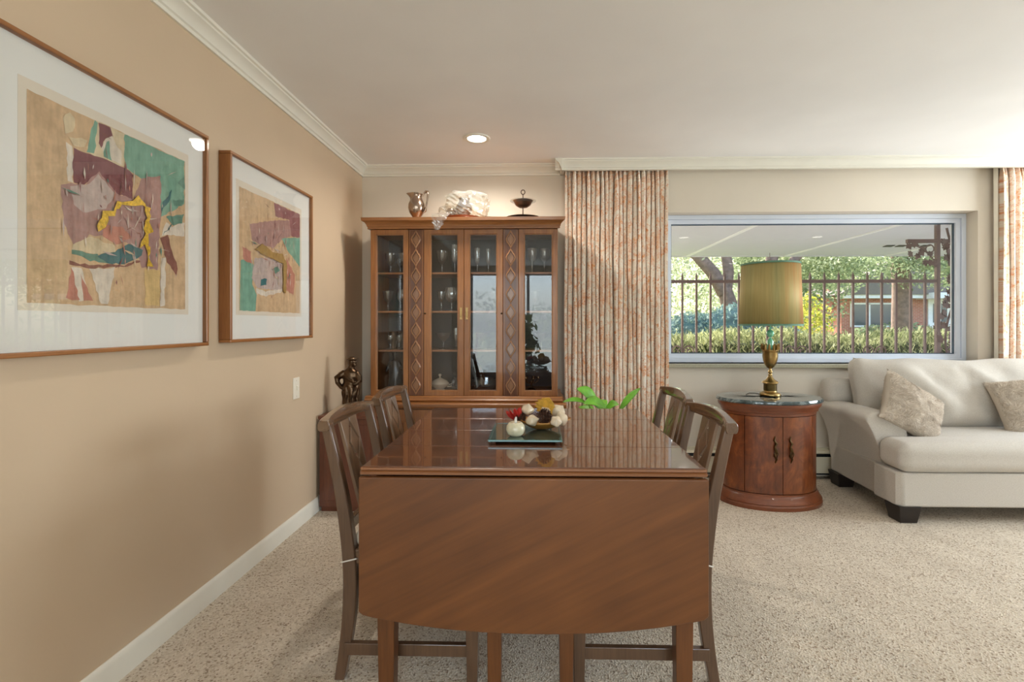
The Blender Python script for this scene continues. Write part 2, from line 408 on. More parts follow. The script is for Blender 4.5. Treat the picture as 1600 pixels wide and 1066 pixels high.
# ------------------------------------------------------------------ the room
XL, YB, HC = -1.41, 3.85, 2.44
XR, YR, XF = 5.3, -3.6, -4.6
struct('floor', MB().box(XF, XR+.15, YR-.15, YB+.05, -.08, 0), 'carpet', 'speckled beige berber carpet across the whole floor')
struct('ceiling', MB().box(XF-.1, XR+.15, YR-.15, YB+.25, HC, HC+.1), 'ceil', 'off-white painted ceiling')
def wall(axis, t0, t1, a0, a1, holes, z0=0, z1=HC):
    mb = MB()
    def bx(p, q, lo, hi):
        if q-p < 1e-6 or hi-lo < 1e-6: return
        if axis == 'x': mb.box(p, q, t0, t1, lo, hi)
        else: mb.box(t0, t1, p, q, lo, hi)
    cur = a0
    for (h0, h1, lo, hi) in sorted(holes):
        bx(cur, h0, z0, z1); bx(h0, h1, z0, lo); bx(h0, h1, hi, z1); cur = h1
    bx(cur, a1, z0, z1); return mb
WX0, WX1, WZ0, WZ1 = 1.0, 3.396, .878, 2.066
struct('wall_left', wall('y', XL-.12, XL, -.9, YB, []), 'tan', 'tan painted wall hung with two framed prints')
struct('wall_back', wall('x', YB, YB+.2, XL-.12, XR+.15, [(WX0, WX1, WZ0, WZ1)]), 'cream', 'cream wall behind the cabinet and around the picture window')
struct('wall_right', wall('y', XR, XR+.15, YR, YB, [(1.7, 3.6, .6, 2.15)]), 'cream')
struct('wall_rear', wall('x', YR-.15, YR, XF, XR+.15, [(-3.75, -2.45, .75, 1.95), (-1.5, .4, 0, 2.3), (1.1, 2.9, .6, 2.2)]), 'cream')
struct('wall_side', wall('y', XF-.1, XF, YR-.15, -.8, []), 'cream')
struct('wall_divider', wall('x', -.9, -.8, XF, XL-.12, []), 'cream')

CP = [(0, -.078), (.010, -.078), (.012, -.064), (.020, -.060), (.022, -.052), (.030, -.040), (.042, -.028), (.054, -.021), (.056, -.014), (.066, -.011), (.070, 0), (0, 0)]
struct('trim_1', MB().prism([(XL+d, HC+z) for d, z in CP], -.9, YB), 'trim', 'white crown moulding along the tan wall', smooth=35)
struct('trim_2', MB().prism([(YB-d, HC+z) for d, z in CP], XL, .19, 'yz'), 'trim', 'white crown moulding above the china cabinet', smooth=35)
mb = MB(); yf = 3.722
mb.box(.175, XR, yf, yf+.02, HC-.078, HC); mb.box(.175, .195, yf, YB, HC-.078, HC)
CV = [(d*.72, z) for d, z in CP]
mb.prism([(yf-d, HC+z) for d, z in CV], .175-.05, XR, 'yz'); mb.prism([(.175-d, HC+z) for d, z in CV], yf-.05, YB)
struct('trim_3', mb, 'trim', 'white pelmet with crown profile above the curtains', smooth=35)
BP = [(0, 0), (.014, 0), (.014, .075), (.010, .085), (.004, .09), (0, .09)]
struct('baseboard_left', MB().prism([(XL+d, z) for d, z in BP], -.9, YB), 'trim', 'white baseboard under the tan wall', smooth=30)
struct('baseboard_back', MB().prism([(YB-d, z) for d, z in BP], XL, 1.0, 'yz'), 'trim', smooth=30)

def frame_ring(x0, x1, z0, z1, w, y0, y1, g=None):
    g = g or (x0+w, x1-w, z0+w, z1-w); R = []
    o_ = [(x0, z0), (x1, z0), (x1, z1), (x0, z1)]; i_ = [(g[0], g[2]), (g[1], g[2]), (g[1], g[3]), (g[0], g[3])]
    return MB().grid([[(x, y, z) for x, z in L] for L, y in ((o_, y0), (i_, y0), (i_, y1), (o_, y1))], closeu=True, closev=True)
# picture window
w1 = struct('window_1', frame_ring(WX0+.0005, WX1-.0005, WZ0+.0005, WZ1-.0005, .035, 3.95, 4.03), 'vinyl',
            'wide white-framed picture window looking onto the patio', bevel=.003)
s = .035; e = .07
def ring(x0, x1, z0, z1, w, y0, y1):
    return MB().box(x0, x1, y0, y1, z0, z0+w).box(x0, x1, y0, y1, z1-w, z1).box(x0, x0+w, y0, y1, z0+w, z1-w).box(x1-w, x1, y0, y1, z0+w, z1-w)
obj('sash', frame_ring(WX0+s, WX1-s, WZ0+s, WZ1-s, s, 3.965, 4.02), 'vinyl', w1, bevel=.003)
obj('gasket', frame_ring(WX0+e, WX1-e, WZ0+e, WZ1-e, .007, 3.984, 3.998), 'gasket', w1)
obj('pane', MB().box(WX0+e, WX1-e, 3.992, 3.996, WZ0+e, WZ1-e), 'glass', w1)
struct('trim_4', MB().box(WX0-.03, WX1+.03, 3.80, 3.955, WZ0-.03, WZ0), 'stone', 'speckled grey stone sill under the picture window', bevel=.004)

# windows and sliding door of the rest of the room (some seen in reflections, one added)
def glazed(name, axis, t, a0, a1, z0, z1, n, label):
    mb = MB(); w = .06
    def bx(p, q, lo, hi):
        if axis == 'x': mb.box(p, q, t-.03, t+.03, lo, hi)
        else: mb.box(t-.03, t+.03, p, q, lo, hi)
    bx(a0, a1, z0, z0+w); bx(a0, a1, z1-w, z1)
    for k in range(n+1):
        c = a0+(a1-a0)*k/n; lo = max(a0, c-w/2 if 0 < k < n else (c if k == 0 else c-w)); bx(lo, lo+w, z0, z1)
    return struct(name, mb, 'vinyl', label)
glazed('door_1', 'x', YR-.06, -1.5, .4, 0, 2.3, 3, 'white sliding glass door behind the camera')
glazed('window_added', 'x', YR-.06, 1.1, 2.9, .6, 2.2, 2, 'added unseen rear window right of the sliding door')  # no known window here, added to carry extra fill light
glazed('window_2', 'x', YR-.06, -3.75, -2.45, .75, 1.95, 2, 'garden window behind the camera')
glazed('window_3', 'y', XR+.06, 1.7, 3.6, .6, 2.15, 2, 'wide living room window out of frame')

# baseboard heater
h = thing('baseboard_heater', 'cream metal baseboard heater along the wall under the window', 'heater', (3.0, 3.81, 0))
def P_(name, mb, mat, th, **kw): return obj(name, mb, mat, th, loc=tuple(-x for x in th.location), **kw)
x0, x1 = 1.06, 5.2
P_('back_plate', MB().box(x0, x1, 3.83, YB, .02, .225), 'heater', h)
P_('top_cover', MB().prism([(YB-.002, .212), (3.785, .212), (3.772, .200), (3.772, .196), (3.788, .203), (YB-.002, .203)], x0, x1, 'yz'), 'heater', h)
P_('damper', MB().prism([(3.776, .187), (3.774, .182), (3.81, .19), (3.81, .194)], x0, x1, 'yz'), 'black', h)
P_('front_cover', MB().box(x0, x1, 3.774, 3.782, .045, .170), 'heater', h, bevel=.003)
P_('fin_tube', MB().box(x0+.01, x1, 3.79, 3.828, .03, .19), 'black', h)

# switch plate
t = thing('light_switch', 'ivory switch plate on the tan wall near the bronze statue', 'switch', (XL, 2.787, .816))
obj('plate', MB().box(0, .006, -.036, .036, -.062, .062), 'plate', t, bevel=.004)
obj('toggle', MB().box(.006, .016, -.006, .006, -.010, .014), 'plate', t, bevel=.002)
obj('screw', MB().lathe([(.004, 0), (.004, .002)], n=10).xf(Matrix.Translation((.006, 0, .045)) @ Matrix.Rotation(PI/2, 4, 'Y')), 'plate', t)
obj('screw', MB().lathe([(.004, 0), (.004, .002)], n=10).xf(Matrix.Translation((.006, 0, -.045)) @ Matrix.Rotation(PI/2, 4, 'Y')), 'plate', t)

# recessed downlights
def downlight(x, y, label, e, size=.045):
    t = thing('recessed_light', label, 'ceiling light', (x, y, HC), group='recessed ceiling lights')
    obj('trim_ring', MB().lathe([(.062, .0), (.064, -.006), (.086, -.007), (.090, -.003), (.090, .0)], n=32), 'trim', t, smooth=40)
    obj('lens', MB().lathe([(.001, -.003), (.062, -.003), (.062, -.001), (.001, -.001)], n=28), 'lens', t)
    light('downlight_bulb', 'SPOT', (0, 0, -.02), e, (1, .93, .84), t, spot_size=math.radians(165), spot_blend=.7, shadow_soft_size=size)
downlight(-.418, 3.266, 'lit recessed ceiling light above the china cabinet', 58)
for x, y, w_, e_ in ((-.42, .35, 'just in front of the camera over the dining area', 9), (2.1, .9, 'over the middle of the living room, out of frame', 17), (4.0, .9, 'over the sofa end of the living room, out of frame', 17),
                 (-.42, -2.2, 'by the sliding door behind the camera', 17), (2.1, -2.2, 'by the added rear window behind the camera', 17), (4.0, -2.2, 'in the rear corner of the living room, out of frame', 17)):
    downlight(x, y, 'added recessed ceiling light '+w_, e_, .08)  # unseen fixtures added to brighten the room

# ------------------------------------------------------------------ framed prints
ART1 = [('teal', [(0.523, 1), (0.992, 1), (0.992, 0.712), (0.791, 0.577), (0.72, 0.702), (0.65, 0.778), (0.569, 0.794), (0.53, 0.808)]), ('sand', [(0.338, 0.997), (0.523, 1), (0.523, 0.806), (0.312, 0.809), (0.299, 0.841)]), ('teal', [(0.338, 0.997), (0.362, 0.995), (0.338, 0.813), (0.295, 0.809)]), ('maroon', [(0.367, 0.997), (0.441, 0.993), (0.447, 0.957), (0.406, 0.931), (0.385, 0.861), (0.367, 0.879)]), ('white', [(0.385, 0.861), (0.406, 0.931), (0.447, 0.957), (0.463, 0.915), (0.508, 0.893), (0.504, 0.813), (0.406, 0.818)]), ('teal', [(0.396, 0.851), (0.409, 0.906), (0.428, 0.92), (0.441, 0.818), (0.399, 0.816)]), ('white', [(0.19, 0.823), (0.221, 0.806), (0.221, 0.626), (0.194, 0.629)]), ('maroon', [(0.221, 0.806), (0.312, 0.809), (0.523, 0.806), (0.586, 0.78), (0.577, 0.636), (0.477, 0.636), (0.406, 0.692), (0.338, 0.685), (0.285, 0.638), (0.221, 0.631)]), ('mauve', [(0.205, 0.62), (0.285, 0.638), (0.365, 0.73), (0.477, 0.636), (0.586, 0.638), (0.65, 0.778), (0.72, 0.813), (0.791, 0.835), (0.791, 0.605), (0.764, 0.241), (0.65, 0.243), (0.586, 0.362), (0.406, 0.39), (0.312, 0.373), (0.224, 0.31), (0.17, 0.416), (0.16, 0.596)]), ('haze', [(0.212, 0.61), (0.312, 0.652), (0.365, 0.718), (0.463, 0.633), (0.406, 0.541), (0.273, 0.485), (0.224, 0.52)]), ('pink', [(0.392, 0.451), (0.508, 0.461), (0.577, 0.409), (0.477, 0.352), (0.385, 0.386)]), ('sand', [(0.217, 0.308), (0.312, 0.367), (0.463, 0.343), (0.463, 0.31), (0.351, 0.276), (0.217, 0.281)]), ('sage', [(0.217, 0.281), (0.351, 0.276), (0.419, 0.241), (0.312, 0.239), (0.212, 0.262)]), ('deep', [(0.351, 0.269), (0.463, 0.31), (0.553, 0.367), (0.659, 0.354), (0.642, 0.31), (0.523, 0.248), (0.419, 0.236)]), ('rust', [(0.205, 0.22), (0.312, 0.215), (0.523, 0.241), (0.633, 0.284), (0.642, 0.276), (0.523, 0.229), (0.312, 0.201), (0.205, 0.203)]), ('white', [(0.212, 0.192), (0.273, 0.192), (0.299, 0.028), (0.248, 0.019)]), ('white', [(0.312, 0.191), (0.463, 0.222), (0.419, 0.01), (0.379, 0.009)]), ('pink', [(0.188, 0.028), (0.212, 0.192), (0.255, 0.024)]), ('pink', [(0.261, 0.161), (0.331, 0.023), (0.273, 0.023)]), ('gold', [(0.341, 0.416), (0.358, 0.492), (0.385, 0.523), (0.435, 0.523), (0.477, 0.603), (0.553, 0.617), (0.601, 0.655), (0.659, 0.636), (0.667, 0.612), (0.601, 0.594), (0.553, 0.588), (0.508, 0.568), (0.448, 0.52), (0.413, 0.487), (0.385, 0.43)]), ('gold', [(0.659, 0.615), (0.701, 0.612), (0.701, 0.529), (0.715, 0.489), (0.684, 0.386), (0.713, 0.263), (0.676, 0.267), (0.667, 0.383), (0.618, 0.36), (0.65, 0.435), (0.676, 0.496)]), ('white', [(0.791, 0.461), (0.829, 0.555), (0.886, 0.537), (0.992, 0.589), (0.992, 0.497)]), ('deep', [(0.791, 0.605), (0.81, 0.681), (0.886, 0.776), (0.866, 0.711)]), ('deep', [(0.8, 0.463), (0.886, 0.553), (0.866, 0.52)]), ('sage', [(0.886, 0.709), (0.992, 0.738), (0.966, 0.692), (0.905, 0.679)]), ('sage', [(0.837, 0.594), (0.992, 0.636), (0.966, 0.577), (0.886, 0.546)]), ('sage', [(0.935, 0.835), (0.992, 0.898), (0.992, 0.813)]), ('rust', [(0.791, 0.447), (0.847, 0.471), (0.935, 0.262), (0.915, 0.222), (0.829, 0.322)]), ('white', [(0.791, 0.317), (0.829, 0.329), (0.818, 0.016), (0.788, 0.014)]), ('ochre', [(0.667, 0.231), (0.781, 0.244), (0.781, 0.014), (0.667, 0.017)]), ('sand', [(0.165, 0.939), (0.2, 0.977), (0.229, 0.957), (0.224, 0.884), (0.182, 0.867)]), ('sand', [(0.205, 0.853), (0.299, 0.877), (0.285, 0.837), (0.224, 0.813)])]
ART2 = [('maroon2', [(0.509, 0.995), (1, 0.996), (1, 0.761), (0.826, 0.747), (0.789, 0.893), (0.542, 0.877)]), ('mauve', [(0.146, 0.723), (0.509, 0.833), (0.789, 0.893), (0.826, 0.747), (0.644, 0.677), (0.509, 0.582), (0.289, 0.582), (0.174, 0.596)]), ('teal', [(0.644, 0.696), (1, 0.761), (1, 0.461), (0.865, 0.542), (0.77, 0.586)]), ('teal', [(0.019, 0.411), (0.174, 0.432), (0.216, 0.353), (0.174, 0.232), (0.246, 0.137), (0.23, 0), (0.004, 0)]), ('pink', [(0.037, 0.525), (0.16, 0.495), (0.174, 0.398), (0.063, 0.416)]), ('haze', [(0.216, 0.453), (0.644, 0.512), (0.663, 0.198), (0.246, 0.205), (0.174, 0.282)]), ('pink', [(0.733, 0.525), (0.904, 0.37), (0.865, 0.174), (0.716, 0.221)]), ('olive', [(0.202, 0.526), (0.319, 0.588), (0.475, 0.542), (0.644, 0.549), (0.733, 0.467), (0.716, 0.184), (0.663, 0.198), (0.663, 0.458), (0.509, 0.475), (0.319, 0.502)]), ('sage', [(0.475, 0.382), (0.575, 0.43), (0.618, 0.388), (0.542, 0.353)]), ('deep', [(0.304, 0.277), (0.396, 0.295), (0.396, 0.233), (0.304, 0.226)]), ('white', [(0.23, 0.195), (0.381, 0.179), (0.663, 0.226), (0.644, 0.188), (0.381, 0.137), (0.246, 0.154)])]
def picture(label, y0, y1, z0, z1, py0, py1, pz0, pz1, art, bgm, thick):
    t = thing('framed_print', label, 'picture', (XL, (y0+y1)/2, z0), group='framed prints on the tan wall')
    X1 = XL+thick; w = .014
    for a in ('top', 'bottom'):
        zz = (z1-w, z1) if a == 'top' else (z0, z0+w)
        P_('frame_rail', MB().box(XL, X1, y0, y1, *zz), 'oak_y', t, bevel=.003)
    for yy in ((y0, y0+w), (y1-w, y1)):
        P_('frame_stile', MB().box(XL, X1, *yy, z0+w, z1-w), 'oak', t, bevel=.003)
    P_('mat_board', MB().box(XL+.002, X1-.018, y0+w, y1-w, z0+w, z1-w), 'mat', t)
    xb = X1-.018
    pp = P_('print', MB().box(xb, xb+.0006, py0-.022, py1+.018, pz0-.02, pz1+.03), 'paper', t)
    used = []
    mb = MB(); rnd = random.Random(5); k = 0
    used.append('ink_peach'); mb.cur = 0
    n = 24
    pr = [(py0+(py1-py0)*i/n, pz0+rnd.uniform(-.002, .002)) for i in range(n+1)]+[(py1-(py1-py0)*i/n, pz1+rnd.uniform(-.002, .002)) for i in range(n+1)]
    X = xb+.0012; mb.add([(X, a, b) for a, b in pr], [tuple(range(len(pr)))])
    strokes = []
    pool = ['white', 'haze', 'mauve', 'sand', 'rust', 'maroon', 'pink', 'haze', 'white', 'sage']
    for i in range(110):
        u = min(.97, max(.03, rnd.gauss(.56, .17))); v = min(.93, max(.12, rnd.gauss(.50, .17))); a = rnd.choice((rnd.gauss(PI/2, .15), rnd.uniform(0, PI)))
        l = rnd.uniform(.02, .11); w_ = rnd.uniform(.0015, .007); dx, dy = math.cos(a), math.sin(a)
        strokes.append((rnd.choice(pool), [(u, v), (u+dx*l*.5-dy*w_, v+dy*l*.5+dx*w_), (u+dx*l, v+dy*l), (u+dx*l*.5+dy*w_, v+dy*l*.5-dx*w_)]))
    gold = [e_ for e_ in art if e_[0] in ('gold', 'olive')]
    for col, poly in [e_ for e_ in art if e_[0] not in ('gold', 'olive')]+strokes+gold:
        nm = 'ink_'+col
        if nm not in used: used.append(nm)
        mb.cur = used.index(nm); k += 1; X = xb+.0012+.00004*k
        out = []; m = len(poly)
        for i in range(m):
            a, b = poly[i], poly[(i+1) % m]; L = math.hypot(a[0]-b[0], a[1]-b[1]); d = max(1, int(L/.025))
            for j in range(d):
                f = j/d; jit = .006 if col != 'gold' else .016
                if (col, poly) in strokes: jit = .0012
                out.append((min(1, max(0, a[0]+(b[0]-a[0])*f+rnd.uniform(-jit, jit))), min(1, max(0, a[1]+(b[1]-a[1])*f+rnd.uniform(-jit, jit)))))
        mb.add([(X, py0+u*(py1-py0), pz0+v*(pz1-pz0)) for u, v in out], [tuple(range(len(out)))])
    # obj() merges and recalculates normals; ngons triangulated by Blender
    ink = obj('printed_image', mb, used, pp, merge=False)
    P_('glazing', MB().box(X1-.008, X1-.006, y0+w, y1-w, z0+w, z1-w), 'picglass', t)
picture('large framed abstract print nearest the camera, gold foil arc and green corner', 1.165, 1.974, 1.10, 1.964, 1.274, 1.860, 1.246, 1.822, ART1, 'peach', .05)
picture('framed abstract print nearer the cabinet, with green lower left block', 2.106, 2.888, 1.106, 1.955, 2.193, 2.760, 1.25, 1.82, ART2, 'peach', .055)

# ------------------------------------------------------------------ curtains
def curtain_panel(x0, x1, nf, label, seed, lining_right=True):
    t = thing('curtain_panel', label, 'curtain', ((x0+x1)/2, 3.785, .015), group='orange floral curtains')
    rnd = random.Random(seed); nx = nf*14; nz = 40; z0, z1 = .015, 2.405
    ph = [rnd.uniform(-.5, .5) for _ in range(nf+2)]; am = [rnd.uniform(.65, 1.2) for _ in range(nf+2)]
    P = []; U = []
    for j in range(nz+1):
        v = j/nz; z = z0+(z1-z0)*v; row = []; arc = 0; prev = None; ur = []
        top = max(0, (z-2.28)/.125)
        for i in range(nx+1):
            u = i/nx*nf; k = int(min(u, nf-1e-6)); f = u-k
            amp = .036*(am[k]*(1-f)+am[k+1]*f)*(1-.45*top)
            p = (ph[k]*(1-f)+ph[k+1]*f)*(1-.7*top)
            a = 2*PI*u+p*1.2
            w = .004*math.sin(3*v*PI+k*1.7)
            x = x0+(x1-x0)*(i/nx)+.011*math.sin(2*a)*(1-top)+w
            y = 3.785-amp*math.cos(a)-.006*math.sin(2*PI*u*.5+k)-.010*math.sin(u*2.3)*(1-v)
            q = Vector((x, y, z)); arc += (q-prev).length if prev is not None else 0; prev = q
            row.append(tuple(q)); ur.append(((x-x0)*1.0+arc*.30, z))
        P.append(row); U.append(ur)
    mb = MB().grid(P)
    o = P_('drape', mb, 'curtain', t, merge=False)
    me = o.data; me.shade_smooth(); uvl = me.uv_layers.new(name='UVMap'); flat = [c for r in U for c in r]
    for lp in me.loops: uvl.data[lp.index].uv = flat[lp.vertex_index]
    xe = x1 if lining_right else x0; d = 1 if lining_right else -1
    Q = [[(xe+d*(.002+.020*q/4)*(1-.4*(1-zz/2.4)), 3.80-.015*math.sin(q), .015+zz) for q in range(5)] for zz in [2.39*i/12 for i in range(13)]]
    P_('lining', MB().grid(Q), 'lining', t, smooth=60)
    P_('heading_tape', MB().box(x0, x1, 3.80, 3.806, 2.38, 2.415), 'lining', t)
curtain_panel(.205, .985, 22, 'orange floral pleated curtain hanging between cabinet and window', 3)
curtain_panel(3.50, 4.35, 22, 'orange floral curtain behind the sofa at right edge of photo', 4, False)

# ------------------------------------------------------------------ china cabinet
cb = thing('china_cabinet', 'tall brown wooden china cabinet with glazed doors and carved diamond panels', 'cabinet', (-.535, 3.6, 0))
cp = lambda n, mb, mat, **kw: P_(n, mb, mat, cb, **kw)
X0, X1, YF = -1.204, .133, 3.47          # hutch body
cp('side_panel', MB().box(X0, X0+.02, YF, 3.83, .675, 1.87), 'hutch_z', bevel=.002)
cp('side_panel', MB().box(X1-.02, X1, YF, 3.83, .675, 1.87), 'hutch_dk', bevel=.002)
cp('back_panel', MB().box(X0+.02, X1-.02, 3.815, 3.83, .675, 1.87), 'hutch_in')
cp('top_panel', MB().box(X0, X1, YF, 3.83, 1.85, 1.87), 'hutch_x')
cp('bottom_panel', MB().box(X0+.02, X1-.02, YF, 3.83, .675, .70), 'hutch_x')
CN = [(0, 1.865), (-.016, 1.865), (-.016, 1.878), (-.020, 1.882), (-.022, 1.892), (-.032, 1.908), (-.050, 1.918), (-.052, 1.940), (.36, 1.940), (.36, 1.865)]
mb = MB(); P = []
for d, z in CN:
    q = -d if d < 0 else 0; yy = YF-.02+d if d < 0 else (YF-.02 if d == 0 else 3.83)
    P.append([(X0-q, yy, z), (X1+q, yy, z)])
mb.grid(P, closeu=True)
mb.add([p[0] for p in P], [tuple(range(len(P)))]); mb.add([p[1] for p in P], [tuple(range(len(P)))[::-1]])
cp('cornice', mb, 'hutch_x', smooth=30)
for z in (1.562, 1.283, 1.001): cp('shelf', MB().box(X0+.02, X1-.02, YF+.03, 3.813, z-.014, z), 'hutch_x', bevel=.002)
HZ0, HZ1, GZ0, GZ1 = .675, 1.863, .711, 1.828
def door(a, b, g0, g1, side):
    y0, y1 = YF-.02, YF-.001
    d = cp('door', frame_ring(a, b, HZ0, HZ1, 0, y0, y1, (g0, g1, GZ0, GZ1)), 'hutch_z', bevel=.003)
    obj('glazing_bead', frame_ring(g0, g1, GZ0, GZ1, .006, y0+.004, y1), 'hutch_lit', d, bevel=.002)
    obj('pane', MB().box(g0, g1, y0+.010, y0+.013, GZ0, GZ1), 'glass', d)
    if side:
        hx = b-.020 if side > 0 else a+.020
        pl = []
        for i in range(21):
            f = i/20; w = .006+.004*abs(math.cos(f*PI))-.003*math.sin(f*PI*4)**2; pl.append((w, 1.22+.085*f))
        prof = [(hx+w, z) for w, z in pl]+[(hx-w, z) for w, z in pl[::-1]]
        hd = obj('pull', MB().prism(prof, y0-.004, y0), 'brass_pull', d, bevel=.001)
        hd['label'] = 'small brass pull'
        obj('bail', MB().tube([(hx-.006, y0-.006, 1.275), (hx-.007, y0-.014, 1.25), (hx, y0-.016, 1.238), (hx+.007, y0-.014, 1.25), (hx+.006, y0-.006, 1.275)], .0025, 6), 'brass_pull', d, smooth=60)
    else:
        pass
    return d
door(-1.204, -.932, -1.162, -.965, 0)
door(-.821, -.5345, -.773, -.576, 1)
door(-.5325, -.256, -.494, -.299, -1)
door(-.144, .133, -.104, .096, 0)
for kx in (-.812, -.265):
    cp('escutcheon', MB().lathe([(.001, 0), (.007, 0), (.006, .006), (.003, .009), (.001, .009)], n=14).xf(Matrix.Translation((kx, YF-.02, 1.263)) @ Matrix.Rotation(PI/2, 4, 'X')), 'bronze_pull', smooth=60)
dia = None
for (a, b) in ((-.932, -.821), (-.256, -.144)):
    pn = cp('carved_panel', MB().box(a+.001, b-.001, YF-.016, YF-.001, HZ0, HZ1), 'hutch_shaded', bevel=.002)
    c = (a+b)/2
    obj('panel_bead', MB().box(a+.008, a+.012, YF-.020, YF-.016, HZ0+.004, HZ1-.004).box(b-.012, b-.008, YF-.020, YF-.016, HZ0+.004, HZ1-.004), 'hutch_z', pn)
    for k in range(9):
        if dia is None:
            def dpts(s, w=.036, hh=.0655):
                q = [(0, hh*s+.0), (.010*s, hh*.74*s), (.016*s, hh*.56*s), (w*.78*s, hh*.34*s), (w*s, 0)]
                r = q+[(x, -z) for x, z in q[-2::-1]]; return r+[(-x, z) for x, z in r[-2:0:-1]]
            o_, i_ = dpts(1.0), dpts(.76)
            mbd = MB(); n = len(o_); P = []
            for pts, y in ((o_, 0), (o_, -.012), (i_, -.015), (i_, -.001)): P.append([(x, y, z) for x, z in pts])
            mbd.grid(P, closev=True); mbd.add([(x*.62, -.004 if 0 else -.003, z*.62) for x, z in o_], [tuple(range(n))])
            dia = obj('diamond_moulding', mbd, 'hutch_lit', pn, loc=(c, YF-.016, 1.790-.130*k), bevel=.0012); first = dia
        else:
            clone(dia, (c, YF-.016, 1.790-.130*k), parent=pn)
# buffet below
BX0, BX1, BY = -1.262, .190, 3.385
cp('hutch_base_moulding', MB().prism([(YF-.045, .636), (YF-.052, .648), (YF-.040, .658), (YF-.036, .668), (YF-.026, .675), (3.83, .675), (3.83, .636)], X0-.035, X1+.035, 'yz'), 'hutch_x', bevel=.002)
cp('buffet_top', MB().prism([(BY-.015, .598), (BY-.022, .612), (BY-.022, .628), (BY-.014, .636), (3.84, .636), (3.84, .598)], BX0, BX1, 'yz'), 'hutch_x', bevel=.002)
cp('buffet_body', MB().box(BX0+.02, BX1-.02, BY+.018, 3.83, .07, .598), 'hutch_z')
cp('plinth', MB().box(BX0+.04, BX1-.04, BY+.04, 3.83, 0, .07), 'hutch_x')
nd = 4; wd = (BX1-BX0-.05)/nd
for k in range(nd):
    a = BX0+.025+k*wd+.003; b = a+wd-.006
    d = cp('buffet_door', MB().box(a, b, BY, BY+.017, .085, .588), 'hutch_z', bevel=.003)
    arch = [(a+.05, .13), (a+.05, .50)]+[(a+.05+(b-a-.10)*i/12, .50+.032*abs(math.sin(PI*i/12))*(1 if 3 <= i <= 9 else .5)) for i in range(1, 12)]+[(b-.05, .50), (b-.05, .13)]
    obj('door_moulding', MB().tube([(x, BY-.002, z) for x, z in arch], .007, 6, closed=True), 'hutch_z', d, smooth=50)
    obj('knob', MB().lathe([(.001, 0), (.008, 0), (.006, .010), (.012, .018), (.009, .024), (.001, .025)], n=14).xf(Matrix.Translation((b-.03 if k % 2 == 0 else a+.03, BY, .36)) @ Matrix.Rotation(PI/2, 4, 'X')), 'brass_pull', d, smooth=50)

# ------------------------------------------------------------------ glassware in the cabinet
def glass_prof(kind):
    if kind == 'goblet': h, rb, st, rf = .150, .042, .060, .033
    if kind == 'balloon': h, rb, st, rf = .165, .050, .060, .038
    if kind == 'flute': h, rb, st, rf = .185, .024, .070, .030
    if kind == 'coupe': h, rb, st, rf = .120, .058, .055, .034
    if kind == 'amber': h, rb, st, rf = .180, .037, .085, .032
    if kind == 'sherry': h, rb, st, rf = .125, .026, .060, .026
    curve = {'goblet': [(.3, .08), (.62, .25), (.85, .5), (1, 1)], 'balloon': [(.45, .06), (.85, .2), (1.06, .45), (1.05, .7), (.92, 1)], 'flute': [(.5, .05), (.8, .2), (.95, .5), (1, 1)],
             'coupe': [(.25, .1), (.5, .35), (.8, .65), (1, 1)], 'amber': [(.45, .06), (.85, .22), (1, .5), (1.0, 1)], 'sherry': [(.4, .08), (.8, .3), (1, .6), (1.02, 1)]}[kind]
    o = [(.001, 0), (rf, 0), (rf, .003), (.010, .008), (.005, .016), (.0045, st*.5), (.008, st*.62), (.005, st*.75), (.006, st)]
    bw = [(rb*r, st+(h-st)*f) for r, f in curve]
    inn = [(max(.001, r-.0022), z+.001) for r, z in bw[::-1]]
    return o+bw+inn+[(.001, st+.006)]
GM = {}
def ware(kind, x, y, z, label, mat='crystal', sc_=1, cat='glass', name='stemmed_glass', group='glassware in the china cabinet'):
    key = (kind, mat, sc_)
    if key not in GM:
        o = obj(name, MB().lathe([(r*sc_, zz*sc_) for r, zz in glass_prof(kind)], n=20), mat, smooth=50); GM[key] = o
    else:
        o = GM[key].copy(); COL.objects.link(o)
    o.location = (x, y, z); tag(o, label, cat, group); return o
Z1, Z2, Z3, Z4 = 1.562, 1.283, 1.001, .70
B1, B2, B3, B4 = 'left outer bay of the cabinet', 'bay left of the brass pulls', 'bay right of the brass pulls', 'right outer bay of the cabinet'
L_ = 'on the {} shelf, '.format
ware('goblet', -1.105, 3.60, Z1, 'wide clear goblet on the top shelf, left outer bay of the cabinet, nearer the wall')
ware('goblet', -1.005, 3.60, Z1, 'wide clear goblet on the top shelf, left outer bay of the cabinet, nearer the carving')
ware('sherry', -1.06, 3.70, Z1, 'small clear stem glass behind two goblets, top shelf of left outer bay')
ware('goblet', -1.125, 3.60, Z2, 'clear goblet at wall side on the second shelf of the left outer bay')
ware('balloon', -1.02, 3.66, Z2, 'round clear goblet behind reflections, second shelf of the left outer bay')
for k, (x, y) in enumerate(((-1.10, 3.58), (-1.04, 3.60), (-.985, 3.58))): ware('sherry', x, y, Z3, ('leftmost', 'middle', 'rightmost')[k]+' small sparkling stem glass of three on third shelf, left outer bay', sc_=.8, group='row of three small stem glasses')
ware('goblet', -.715, 3.58, Z1, 'wide clear goblet on the top shelf beside the tall flute', sc_=1.1)
ware('flute', -.625, 3.60, Z1, 'tall clear flute on the top shelf left of the brass pulls', sc_=1.15)
ware('sherry', -.725, 3.60, Z2, 'slim clear glass left of the big ribbed balloon goblet', sc_=1.15)
ware('balloon', -.645, 3.58, Z2, 'big ribbed balloon goblet on the second shelf left of the brass pulls', sc_=1.05)
ware('coupe', -.705, 3.58, Z3, 'wide shallow clear coupe on the third shelf left of the brass pulls')
ware('flute', -.615, 3.60, Z3, 'clear fluted glass beside the shallow coupe on the third shelf', sc_=.85)
